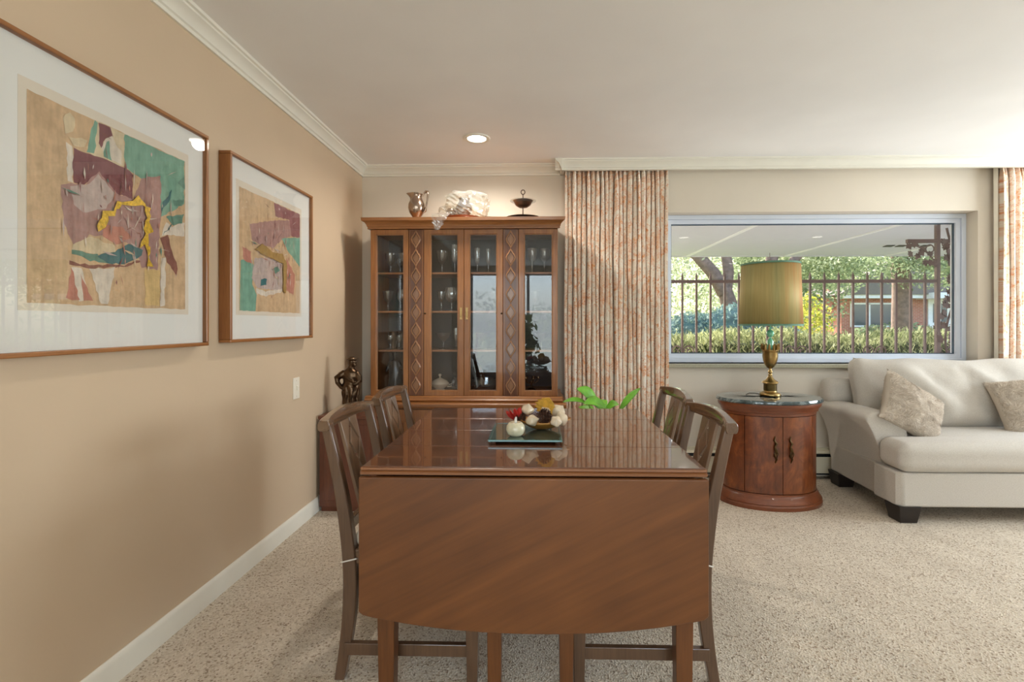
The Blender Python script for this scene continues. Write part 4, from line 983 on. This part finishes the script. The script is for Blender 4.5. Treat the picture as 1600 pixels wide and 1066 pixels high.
# ------------------------------------------------------------------ oval cabinet table with lamp
ov = thing('oval_cabinet_table', 'oval cherry-wood cabinet table with dark marble top beside the sofa', 'side table', (1.558, 3.34, 0))
A_, B_ = .30, .195
def ell(prof, n=64, a0=0, a1=2*PI): return MB().lathe(prof, n=n, sx=A_, sy=B_, off=True, a0=a0, a1=a1)
obj('body', ell([(-.02, .09), (-.02, .62)]), 'burl', ov, smooth=40)
obj('base_moulding', ell([(-.02, 0), (.036, 0), (.038, .022), (.032, .032), (.036, .038), (.030, .052), (.018, .066), (.014, .078), (.006, .084), (.006, .094), (-.02, .094)]), 'oval', ov, smooth=35)
obj('top_moulding', ell([(-.02, .594), (.002, .594), (.004, .612), (.012, .616), (.016, .632), (.030, .648), (.034, .662), (.034, .672), (-.02, .672)]), 'oval', ov, smooth=35)
obj('marble_top', ell([(-.299, .672), (.036, .672), (.044, .678), (.044, .690), (.040, .698), (-.299, .698)]), 'marble', ov, smooth=35)
def panel(name, a0, a1):
    P = []
    for z in (.098, .590):
        P.append([(z, 0)])
    n = 14; g = []
    for (r, z) in ((-.022, .098), (0, .098), (0, .590), (-.022, .590)):
        g.append([((A_+r)*math.cos(a), (B_+r)*math.sin(a), z) for a in [a0+(a1-a0)*k/n for k in range(n+1)]])
    return obj(name, MB().grid(g, closeu=True).add([r[0] for r in g], [(0, 1, 2, 3)]).add([r[-1] for r in g], [(3, 2, 1, 0)]), 'burl', ov, smooth=40)
c0 = -PI/2+.0; hw = .80; gp = .010
d1 = panel('door', c0-hw, c0-gp*.6); d2 = panel('door', c0+gp*.6, c0+hw)
k = hw+gp
for j in range(4):
    a0 = c0+k+(2*PI-2*k)*j/4; panel('side_panel', a0+gp, a0+(2*PI-2*k)/4-gp)
for d, a in ((d1, c0-.165), (d2, c0+.165)):
    x, y = (A_+.0)*math.cos(a), (B_+.0)*math.sin(a)
    obj('pull', MB().tube([(x, y-.006, .30), (x+.008, y-.008, .325), (x-.006, y-.010, .345), (x+.006, y-.012, .365), (x, y-.012, .385), (x-.006, y-.012, .405), (x+.006, y-.010, .425), (x-.008, y-.008, .445), (x, y-.006, .470)], [.003, .006, .009, .006, .011, .006, .009, .006, .003], 8), 'bronze_pull', d, smooth=60)
    obj('pull_drop', MB().tube([(x, y-.012, .40), (x+.012, y-.020, .36), (x, y-.022, .335), (x-.012, y-.020, .36)], .0035, 6, closed=True), 'bronze_pull', d, smooth=60)
lp = thing('table_lamp', 'brass urn table lamp with gold foil drum shade on the oval table', 'lamp', (1.578, 3.36, .698))
obj('base', MB().lathe([(.001, 0), (.064, 0), (.067, .006), (.066, .016), (.058, .024), (.042, .030), (.040, .036), (.042, .040), (.042, .080), (.046, .086), (.055, .090), (.050, .100), (.030, .110), (.020, .124), (.012, .136), (.001, .136)], n=36), 'brass', lp, smooth=40)
obj('neck', MB().lathe([(.009, .13), (.014, .142), (.010, .152), (.014, .158), (.015, .166), (.010, .172), (.009, .186)], n=20), 'brass', lp, smooth=50)
obj('urn', MB().lathe([(.009, .186), (.020, .192), (.034, .212), (.044, .240), (.049, .270), (.048, .296), (.050, .302), (.054, .308), (.054, .314), (.030, .318), (.001, .318)], n=36), 'brass', lp, smooth=40)
cr = MB()
for k in range(12):
    a = 2*PI*k/12; ca, sa = math.cos(a), math.sin(a)
    cr.tube([(.046*ca, .046*sa, .312), (.053*ca, .053*sa, .328), (.050*ca, .050*sa, .345), (.058*ca, .058*sa, .355)], [.008, .009, .007, .002], 6)
obj('leaf_crown', cr, 'brass', lp, smooth=50)
obj('socket_column', MB().lathe([(.018, .316), (.022, .326), (.018, .345), (.022, .370), (.012, .388), (.006, .395), (.006, .49), (.001, .49)], n=20), 'green_glass', lp, smooth=50)
obj('glass_ball', MB().lathe([(.001, -.026), (.014, -.021), (.023, -.008), (.025, .004), (.020, .017), (.008, .025), (.001, .026)], c=(0, 0, .425), n=20), 'green_glass', lp, smooth=60)
sh = obj('shade', MB().grid([[(r*math.cos(a), r*math.sin(a), z) for a in [2*PI*k/64 for k in range(64)]] for r, z in ((.199, .482), (.184, .898))], closev=True), 'shade', lp, smooth=40)
sh.modifiers.new('t', 'SOLIDIFY').thickness = .002
for r, z in ((.1995, .484), (.1845, .896)):
    obj('trim', MB().lathe([(r-.002, z-.006), (r+.002, z-.006), (r+.002, z+.006), (r-.002, z+.006), (r-.002, z-.006)], n=64), 'shadetrim', sh)
obj('harp', MB().tube([(-.05, 0, .49), (-.08, 0, .60), (-.06, 0, .80), (0, 0, .90), (.06, 0, .80), (.08, 0, .60), (.05, 0, .49), (0, 0, .47)], .003, 6, closed=True), 'brass', lp, smooth=60)
obj('finial', MB().lathe([(.004, .895), (.010, .90), (.004, .908), (.009, .916), (.001, .928)], n=12), 'brass', lp, smooth=60)
obj('cord', MB().tube([(-.05, .03, .004), (-.085, .04, .012), (-.12, .045, .012), (-.15, .03, .004)], .0025, 6), 'black', lp, smooth=60)

# ------------------------------------------------------------------ sofa
sf = thing('sofa', 'oatmeal linen sofa with rolled arm and dark block legs under the window', 'sofa', (3.1, 3.32, 0))
sp = lambda n, mb, mat, **kw: P_(n, mb, mat, sf, **kw)
SX0, SX1 = 2.145, 4.45
def wr(seed, amp, fr=3.0):
    return lambda w: (w.x+amp*mnoise.noise(Vector((w.x*fr, w.y*fr, w.z*fr+seed))), w.y+amp*1.6*mnoise.noise(Vector((w.x*fr+seed, w.y*fr, w.z*fr*.6))), w.z+amp*mnoise.noise(Vector((w.x*fr, w.y*fr+seed, w.z*fr))))
base = [(2.185, 3.70), (2.165, 3.20), (2.140, 3.16), (2.140, 2.975), (2.165, 2.945), (SX1-.02, 2.945), (SX1, 2.975), (SX1, 3.16), (SX1-.03, 3.2), (SX1-.05, 3.70)]
sp('base', MB().prism(base, .098, .302, 'xy'), 'sofa', bevel=.012, smooth=30, seg=3)
# T-shaped seat cushion
def seat_fn(w): return w
sp('seat_cushion', MB().rbox(((SX0+SX1)/2, 3.035, .392), (SX1-SX0+.0, .235, .176), .060, (.004, .02), 10, wr(2, .004)).rbox(((SX0+SX1)/2, 3.26, .386), (SX1-SX0-.40, .60, .164), .05, (.0, .028), 10, wr(4, .005)), 'sofa', smooth=70)
def arm(side):
    cxs = SX0 if side < 0 else SX1; m = -side
    # profile (outward distance from the inner face, z)
    prof = [(.045, .100), (.040, .30), (.020, .42), (-.030, .53), (-.060, .575), (-.052, .605), (-.010, .627), (.060, .632), (.130, .618), (.180, .580), (.205, .530), (.212, .45), (.212, .30), (.212, .10)]
    P = []
    for (y, k) in ((3.158, .90), (3.162, .96), (3.175, 1.0), (3.35, 1.0), (3.60, 1.0), (3.715, 1.0), (3.73, .95)):
        bulge = .012*math.sin(PI*(y-3.16)/.57)
        row = []
        for d, z in prof:
            dd = .09+(d-.09)*k; zz = .36+(z-.36)*k if k < 1 else z
            if d < .04: dd -= bulge*.8
            row.append((cxs+m*dd, y, zz))
        P.append(row)
    sp('arm', MB().grid(P, closev=True, capu=True), 'sofa', smooth=70).modifiers.new('s', 'SUBSURF').render_levels = 2
arm(-1); arm(1)
sp('back_frame', MB().rbox(((SX0+SX1)/2, 3.66, .695), (SX1-SX0+.09, .15, .185), .06, (0, 0), 8).rbox(((SX0+SX1)/2, 3.66, .37), (SX1-SX0-.12, .14, .53), .04, (0, 0), 8), 'sofa', smooth=70)
def back_cushion(x0, x1, seed):
    w, h, d = x1-x0, .475, .22; cx = (x0+x1)/2
    def fn(p):
        q = wr(seed, .010, 3.5)(p); u, v = p.x/(w/2), p.z/(h/2)
        puff = (max(0, 1-u**4)*max(0, 1-v**4))
        ears = .034*abs(u)**10*max(0, v)**4
        y = q[1]*(.55+.55*puff)+.045*mnoise.noise(Vector((p.x*6+p.z*3, seed, p.z*3)))*puff+.022*mnoise.noise(Vector((p.x*13+p.z*9, seed+3, p.z*6)))*puff
        z = q[2]+ears-.008*max(0, v)*max(0, 1-u*u)*mnoise.noise(Vector((p.x*4, seed, 0)))*2
        return (q[0]+.012*u*abs(v), y, z)
    mb = MB().rbox((0, 0, 0), (w, d, h), .075, (0, 0), 26, fn)
    mb.xf(Matrix.Translation((cx, 3.50, .700)) @ Matrix.Rotation(-.20, 4, 'X'))
    o = sp('back_cushion', mb, 'sofa', smooth=80)
    pp = []
    for k in range(60):
        f = k/60; a = f*4
        u, v = [(-1+2*a, 1), (1, 1-2*(a-1)), (1-2*(a-2), -1), (-1, -1+2*(a-3))][int(a)]
        pp.append(Matrix.Translation((cx, 3.50, .700)) @ Matrix.Rotation(-.20, 4, 'X') @ Vector((u*(w/2-.022), .0, v*(h/2-.020)+.030*abs(u)**10*max(0, v)**4)))
    obj('piping', MB().tube([tuple(p_) for p_ in pp], .0045, 6, closed=True), 'sofa', o, smooth=60)
    return o
back_cushion(2.235, 3.62, 1.3); back_cushion(3.63, 4.36, 5.1)
for (x, y) in ((2.235, 3.645), (2.205, 3.005), (4.39, 3.645), (4.39, 3.005)):
    P = []
    for z, w in ((.10, .066), (.0, .050)): P.append([(x-w, y-w, z), (x+w, y-w, z), (x+w, y+w, z), (x-w, y+w, z)])
    sp('leg', MB().grid(P, closev=True, capu=True), 'sofaleg', bevel=.004)
def throw_pillow(label, loc, rot, w, h, th, seed):
    t = thing('throw_pillow', label, 'pillow', loc, group='shaggy throw pillows'); t.rotation_euler = rot
    N = 22; mb = MB(); S = {}
    def pos(u, v, s_):
        pr = (max(0, 1-u*u)*max(0, 1-v*v))**.42
        x = w/2*u*(1-.09*(1-v*v)); z = h/2*v*(1-.09*(1-u*u))
        wv = .022*mnoise.noise(Vector((u*1.7+seed, v*1.7, 0)))*pr
        return Vector((x, s_*th/2*pr+wv, z))
    for s_ in (-1, 1): mb.grid([[tuple(pos(-1+2*i/N, -1+2*j/N, s_)) for j in range(N+1)] for i in range(N+1)])
    obj('cushion', mb, 'furbase', t, smooth=80)
    rnd = random.Random(seed); fv = []; ff = []
    for k in range(9000):
        u, v, s_ = rnd.uniform(-.97, .97), rnd.uniform(-.97, .97), rnd.choice((-1, -1, -1, 1))
        p = pos(u, v, s_); e = .02; du = (pos(u+e, v, s_)-p); dv = (pos(u, v+e, s_)-p); nn = du.cross(dv).normalized()*(-s_)
        if nn.y*s_ < 0: nn = -nn
        a = mnoise.noise(Vector((u*3, v*3, seed)))*4+rnd.uniform(-.6, .6)
        td = (du.normalized()*math.cos(a)+dv.normalized()*math.sin(a)); l = rnd.uniform(.012, .022); sd_ = td.cross(nn).normalized()*.0016
        tip = p+td*l+nn*l*.38; o_ = len(fv); fv += [tuple(p-sd_), tuple(p+sd_), tuple(tip)]; ff.append((o_, o_+1, o_+2))
    me = bpy.data.meshes.new('fur'); me.from_pydata(fv, [], ff); me.materials.append(M['fur']); obj('fur', me, None, t, kind='stuff')
throw_pillow('shaggy beige throw pillow leaning on the rolled sofa arm', (2.425, 3.225, .632), (-.36, .52, .12), .47, .36, .15, 2.0)
throw_pillow('shaggy beige throw pillow at right edge against the back cushion', (3.235, 3.28, .640), (-.34, -.16, -.14), .42, .40, .15, 6.0)

# ------------------------------------------------------------------ outside the picture window
struct('ground', MB().box(-30, 60, YB+.2, 70, -.35, -.16), 'lawn', 'lawn outside')
struct('patio_floor', MB().box(-6, 10, YB+.2, 7.0, -.15, -.10), 'conc', 'pale concrete patio floor')
struct('ground_garden', MB().box(-30, 60, -40, YR-.16, -.35, -.16), 'lawn')
pr = thing('patio_roof', 'white patio roof over the fence outside the window', 'roof', (2, 6, 2.30))
P_('soffit', MB().box(-6, 9, YB+.21, 8.04, 2.30, 2.36), 'soffit', pr)
for x in (-2.4, -.8, .8, 2.43, 4.02, 5.62, 7.2): P_('batten', MB().box(x-.022, x+.022, YB+.21, 8.02, 2.286, 2.30), 'batten', pr)
P_('fascia', MB().box(-6, 9, 8.02, 8.06, 2.285, 2.42), 'soffit', pr)
for k in range(4): P_('dark_dash', MB().prism([(4.90+.17*k, 6.98), (5.02+.17*k, 6.98), (5.06+.17*k, 7.12), (4.94+.17*k, 7.12)], 2.292, 2.30, 'xy'), 'black', pr)  # row of slanted dark dashes under the soffit
# wrought iron fence
FY = 5.5
fe = thing('iron_fence', 'wrought iron picket fence running across the patio outside', 'fence', (2.5, FY, -.10))
pk = None
for k in range(30):
    x = 4.277-.157*k
    if pk is None:
        pk = obj('picket', MB().box(-.010, .010, -.010, .010, .08, 1.82).add([(-.010, -.010, 1.82), (.010, -.010, 1.82), (.010, .010, 1.82), (-.010, .010, 1.82), (0, 0, 1.875)], [(0, 1, 4), (1, 2, 4), (2, 3, 4), (3, 0, 4)]), 'iron', fe); pk.location = (x-2.5, 0, 0)
    else: clone(pk, (x-2.5, 0, 0))
for z in (1.745, .20, .86):
    P_('rail', MB().box(-.35, 4.41, FY-.018, FY+.018, z-.10, z-.10+.035), 'iron', fe)
def scroll(cx, cz, r, m):
    return [(cx+m*rr*math.cos(a), FY-.014, cz+rr*math.sin(a)) for rr, a in [(r*(1-.75*k/30), -.5+k/30*2*PI*1.35) for k in range(31)]]
for px in (1.61, 2.86, 3.72):
    for m in (-1, 1): P_('scroll', MB().tube(scroll(px+m*.075, .886, .066, -m), .008, 6), 'iron', fe, smooth=60)
# ornamental iron column
ic = thing('iron_column', 'ornamental iron patio column cast with vines and leaves', 'column', (4.62, FY, -.10))
for x in (4.412, 4.76): P_('post', MB().box(x-.02, x+.02, FY-.02, FY+.02, -.10, 2.29), 'iron', ic, bevel=.003)
P_('bracket_bar', MB().box(4.08, 4.76, FY-.018, FY+.018, 2.085, 2.125), 'iron', ic)
vine = [(4.57+.07*math.sin(z*4.6), FY, z) for z in [-.05+2.3*k/60 for k in range(61)]]
P_('vine', MB().tube(vine, .012, 6), 'iron', ic, smooth=60)
vine2 = [(4.41-.30*f, FY, 1.86+.20*math.sin(f*PI*.55)) for f in [k/16 for k in range(17)]]
P_('vine', MB().tube(vine2, .009, 6), 'iron', ic, smooth=60)
P_('vine', MB().tube([(4.33+.045*math.cos(a), FY, 2.02+.045*math.sin(a)) for a in [2*PI*k/16 for k in range(16)]], .007, 6, closed=True), 'iron', ic, smooth=60)
lm = None; rnd = random.Random(11); spots = []
for k in range(60):
    z = .02+2.1*k/60; x = 4.57+.07*math.sin(z*4.6)
    for s_ in (-1, 1): spots.append((x+s_*rnd.uniform(.03, .09), z+rnd.uniform(-.03, .05), rnd.uniform(.4, 1.2)*s_))
for f in [k/11 for k in range(12)]: spots.append((4.40-.30*f, 1.84+.20*math.sin(f*PI*.55)+rnd.uniform(-.11, .07), rnd.uniform(-1.5, 1.5)))
for (x, z, a) in spots:
    if lm is None:
        P = [(0, -.04), (.018, -.012), (.034, -.010), (.020, .006), (.022, .024), (.008, .018), (0, .042), (-.008, .018), (-.022, .024), (-.020, .006), (-.034, -.010), (-.018, -.012)]
        lm = obj('iron_leaf', MB().prism([(a_*1.12, b_*1.12) for a_, b_ in P], -.006, .006), 'iron', ic)
        o = lm
    else: o = clone(lm)
    o.location = (x-4.62, rnd.uniform(-.02, .02), z+.10); o.rotation_euler = (0, a, rnd.uniform(-.4, .4))
o = obj('plant_hook', MB().tube([(0, 0, 0), (0, 0, -.07), (.012, 0, -.09), (.0, 0, -.105)], .005, 6), 'iron'); o.location = (3.62, 7.72, 2.30); tag(o, 'small iron hook under the patio roof edge above the lamp shade', 'hook')

# planting
def leaves(n, sampler, l, asp, seed, up=0.0, outward=None):
    r = np.random.RandomState(seed); C = sampler(r, n)
    d = r.normal(size=(n, 3)); d /= np.linalg.norm(d, axis=1)[:, None]
    if outward is not None: d = d*(1-up)+outward(C)*up
    else: d[:, 2] += up*2
    d /= np.linalg.norm(d, axis=1)[:, None]
    q = r.normal(size=(n, 3)); s_ = np.cross(d, q); s_ /= np.linalg.norm(s_, axis=1)[:, None]
    L = l*r.uniform(.6, 1.3, size=(n, 1)); w = L*asp
    V = np.stack([C-d*L*.5, C+s_*w*.5-d*L*.05, C+d*L*.5, C-s_*w*.5-d*L*.05], 1).reshape(-1, 3)
    F = np.arange(n*4).reshape(n, 4)
    me = bpy.data.meshes.new('leaves'); me.from_pydata(V.tolist(), [], F.tolist()); return me
def leafobj(name, me, mat, parent, kind=None):
    me.materials.append(M[mat]); return obj(name, me, None, parent, kind=kind)
def ellshell(blobs, inner=.55):
    def f(r, n):
        k = r.randint(len(blobs), size=n); B = np.array(blobs)[k]; d = r.normal(size=(n, 3)); d /= np.linalg.norm(d, axis=1)[:, None]
        rad = (inner+(1-inner)*r.uniform(size=(n, 1)))
        return B[:, :3]+d*rad*B[:, 3:6]
    return f
# hedge
hd = thing('hedge', 'clipped spiky green hedge beyond the iron fence', 'hedge', (6, 7.7, -.16))
HX0, HX1 = -2.0, 14.0
def hs(r, n):
    x = r.uniform(HX0, HX1, n); t = r.uniform(0, 1, n); face = r.uniform(size=n) < .55
    top = 1.13+.05*np.sin(x*2.3)+.03*np.sin(x*7.1)+.05*r.normal(size=n)
    y = np.where(face, 7.32+.10*r.normal(size=n), r.uniform(7.3, 8.1, n)); z = np.where(face, .16+t*(top-.16), top)
    return np.stack([x-6, y-7.7, z], 1)
leafobj('sprays', leaves(42000, hs, .10, .22, 1, .6), 'f_hedge', hd, 'stuff')
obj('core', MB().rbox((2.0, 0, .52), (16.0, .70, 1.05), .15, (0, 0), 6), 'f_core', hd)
# blue juniper
jn = thing('juniper_bush', 'rounded blue-green juniper bush behind the hedge', 'shrub', (4.05, 10.0, -.16))
jb = [(.0, 0, .75, 1.15, .9, 1.02), (-.9, .1, .6, .9, .8, 1.0), (.85, 0, .5, .75, .7, .85)]
leafobj('needles', leaves(14000, ellshell(jb, .88), .09, .45, 2, .35), 'f_blue', jn, 'stuff')
mb = MB()
for b in jb: mb.lathe([(math.sin(PI*k/10)*.93+.001, -math.cos(PI*k/10)*b[5]*.93) for k in range(11)], c=b[:3], n=20, sx=b[3], sy=b[4])
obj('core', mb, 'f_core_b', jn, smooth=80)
# trees
def tree(name, label, loc, limbs, blobs, nl, l, mat, seed, asp=.5, inner=.25, group='trees and bushes beyond the fence'):
    t = thing(name, label, 'tree', loc, group=group)
    mb = MB()
    for pts, rr in limbs: mb.tube(pts, rr, 10)
    obj('trunk', mb, 'bark', t, smooth=60)
    leafobj('crown', leaves(nl, ellshell(blobs, inner), l, asp, seed), mat, t, 'stuff'); return t
tree('shade_tree', 'leaning forked shade tree behind the blue juniper', (4.75, 12.0, -.16),
     [([(.05, 0, 0), (0, 0, 1.2), (-.1, 0, 1.8), (-.22, 0, 2.2)], [.24, .22, .20, .17]), ([(-.22, 0, 2.1), (-.5, 0, 2.6), (-.9, 0, 3.05), (-1.6, 0, 3.6), (-2.4, .2, 4.4)], [.18, .16, .15, .12, .08]), ([(-.20, 0, 2.0), (-.12, 0, 2.6), (-.2, 0, 3.2), (-.1, .2, 4.5)], [.15, .13, .12, .06]),
      ([(.0, 0, 1.3), (.4, 0, 1.75), (.75, 0, 2.3), (1.0, 0, 3.2), (1.1, 0, 4.5)], [.18, .17, .16, .13, .07]), ([(.75, 0, 2.2), (1.4, 0, 2.8), (1.75, 0, 3.3), (2.2, 0, 4.5)], [.14, .12, .11, .06])],
     [(-1.5, .6, 3.3, 1.9, 1.2, .9), (.5, .8, 3.9, 2.4, 1.5, 1.2), (-2.8, .8, 2.9, 1.2, 1.0, .9), (2.4, .7, 3.6, 1.6, 1.2, 1.0), (0, 1.2, 5.2, 3.5, 2, 1.5)], 14000, .10, 'f_light', 5, inner=.3)
tree('street_tree', 'thick-trunked tree standing in front of the brick house', (10.25, 14.0, -.16),
     [([(.05, 0, 0), (0, 0, 1.2), (.0, 0, 2.4), (-.1, 0, 3.6), (-.1, 0, 6)], [.27, .25, .23, .2, .1]), ([(0, 0, 3.2), (-.8, 0, 3.9), (-1.8, 0, 4.6)], [.13, .1, .05]), ([(0, 0, 3.3), (.8, 0, 4.0), (1.7, 0, 4.8)], [.13, .1, .05])],
     [(-2.2, -.3, 3.0, 1.9, 1.2, .75), (.2, -.5, 3.1, 1.9, 1.2, .85), (2.0, -.2, 3.0, 1.6, 1.2, .85), (-3.8, .5, 3.3, 1.5, 1.2, .8), (0, .5, 5, 4, 2, 1.6)], 17000, .11, 'f_mid', 6, inner=.2)
def bush(label, loc, blobs, nl, l, mat, seed, inner=.5, name='garden_bush'):
    t = thing(name, label, 'shrub', loc, group='trees and bushes beyond the fence')
    leafobj('foliage', leaves(nl, ellshell(blobs, inner), l, .55, seed), mat, t, 'stuff')
    obj('stem', MB().tube([(0, 0, 0), (.05, 0, blobs[0][2])], [.06, .03], 8), 'bark', t)
bush('yellow-green sunlit bush left of the brick house', (8.3, 15.5, -.16), [(0, 0, 1.1, .9, .8, 1.3), (-.6, .2, .7, .7, .6, .9)], 4500, .11, 'f_yel', 8)
bush('pale green thicket behind the forked tree', (4.6, 19, -.16), [(0, 0, 2.0, 4.2, 1.5, 2.2), (-3, 0, 2.0, 3, 1.5, 2.4)], 15000, .15, 'f_light', 9)
bush('tall green thicket between forked tree and house', (10.4, 22, -.16), [(0, 0, 2.4, 3.4, 1.5, 2.6), (2, .5, 4.2, 3.2, 1.5, 1.8)], 13000, .16, 'f_mid', 10)
bush('dense pale tree line far behind the garden', (9, 38, -.16), [(0, 0, 4, 12, 2, 5), (-10, 0, 4, 9, 2, 5), (12, 0, 4, 10, 2, 5.5), (22, 0, 4, 9, 2, 5), (6, 0, 7, 16, 2, 4)], 9000, .6, 'f_light', 12, .3, 'tree_line')
bush('leafy green shrub at the foot of the brick house', (17.2, 23.4, -.16), [(0, 0, .7, 1.6, .6, .8), (-1.5, 0, .6, 1, .6, .7)], 2200, .18, 'f_mid', 13)
# brick house
ho = thing('brick_house', 'red brick ranch house across the street with white window and door', 'house', (18, 25, -.16))
hp = lambda n, mb, mat, **kw: P_(n, mb, mat, ho, **kw)
hp('wall', MB().box(15.3, 22.5, 25.0, 30, -.16, 2.62), 'brick')
hp('eave', MB().box(15.0, 19.0, 24.3, 25.0, 2.45, 2.68), 'house_white')
hp('porch_beam', MB().box(19.0, 22.8, 23.9, 25.0, 2.42, 2.70), 'house_white')
hp('roof', MB().prism([(14.7, 2.62), (23.0, 2.62), (19.2, 4.3), (17.4, 4.3)], 24.2, 30.4), 'roof')
hp('chimney', MB().box(15.15, 15.85, 25.5, 26.3, 2.0, 4.35), 'brick')
w = hp('window', ring(15.72, 18.0, 1.02, 2.25, .09, 24.93, 25.0).box(16.62, 16.70, 24.93, 25, 1.1, 2.2), 'house_white')
for a, b in ((15.81, 16.62), (16.70, 17.91)): obj('pane', MB().box(a, b, 24.95, 24.97, 1.11, 2.16), 'house_glass', w)
d = hp('door', MB().box(19.55, 20.65, 24.92, 25.0, .3, 2.42), 'house_white')
obj('pane', MB().box(19.78, 20.06, 24.90, 24.92, 1.25, 2.2), 'house_glass', d); obj('pane', MB().box(20.18, 20.46, 24.90, 24.92, 1.25, 2.2), 'house_glass', d)
hp('step', MB().box(19.3, 21.0, 24.0, 25.0, -.16, .3), 'conc')
# garden behind the camera, seen only in reflections
bush('shrubs in the rear garden behind the sliding door', (-2, -8.5, -.16), [(0, 0, 1.2, 2.5, 1, 1.4), (-3, 0, 1.4, 2, 1, 1.7), (3, 0, 1.0, 2, 1, 1.2)], 2500, .2, 'f_mid', 14)

pi_ = thing('added_indoor_plant', 'added leafy houseplant beside the sliding door behind the camera', 'plant', (-.35, -3.1, 0))  # plant put in to break up the bright door's reflection
obj('pot', MB().lathe([(.001, 0), (.12, 0), (.16, .28), (.15, .28), (.001, .24)], n=24), 'pot', pi_, smooth=40)
obj('stem', MB().tube([(0, 0, .24), (.03, 0, .7), (0, .02, 1.2)], [.015, .012, .008], 8), 'bark', pi_)
leafobj('foliage', leaves(420, ellshell([(0, 0, 1.05, .32, .25, .45), (.1, 0, .75, .28, .22, .3)], .3), .16, .45, 21), 'f_mid', pi_, 'stuff')
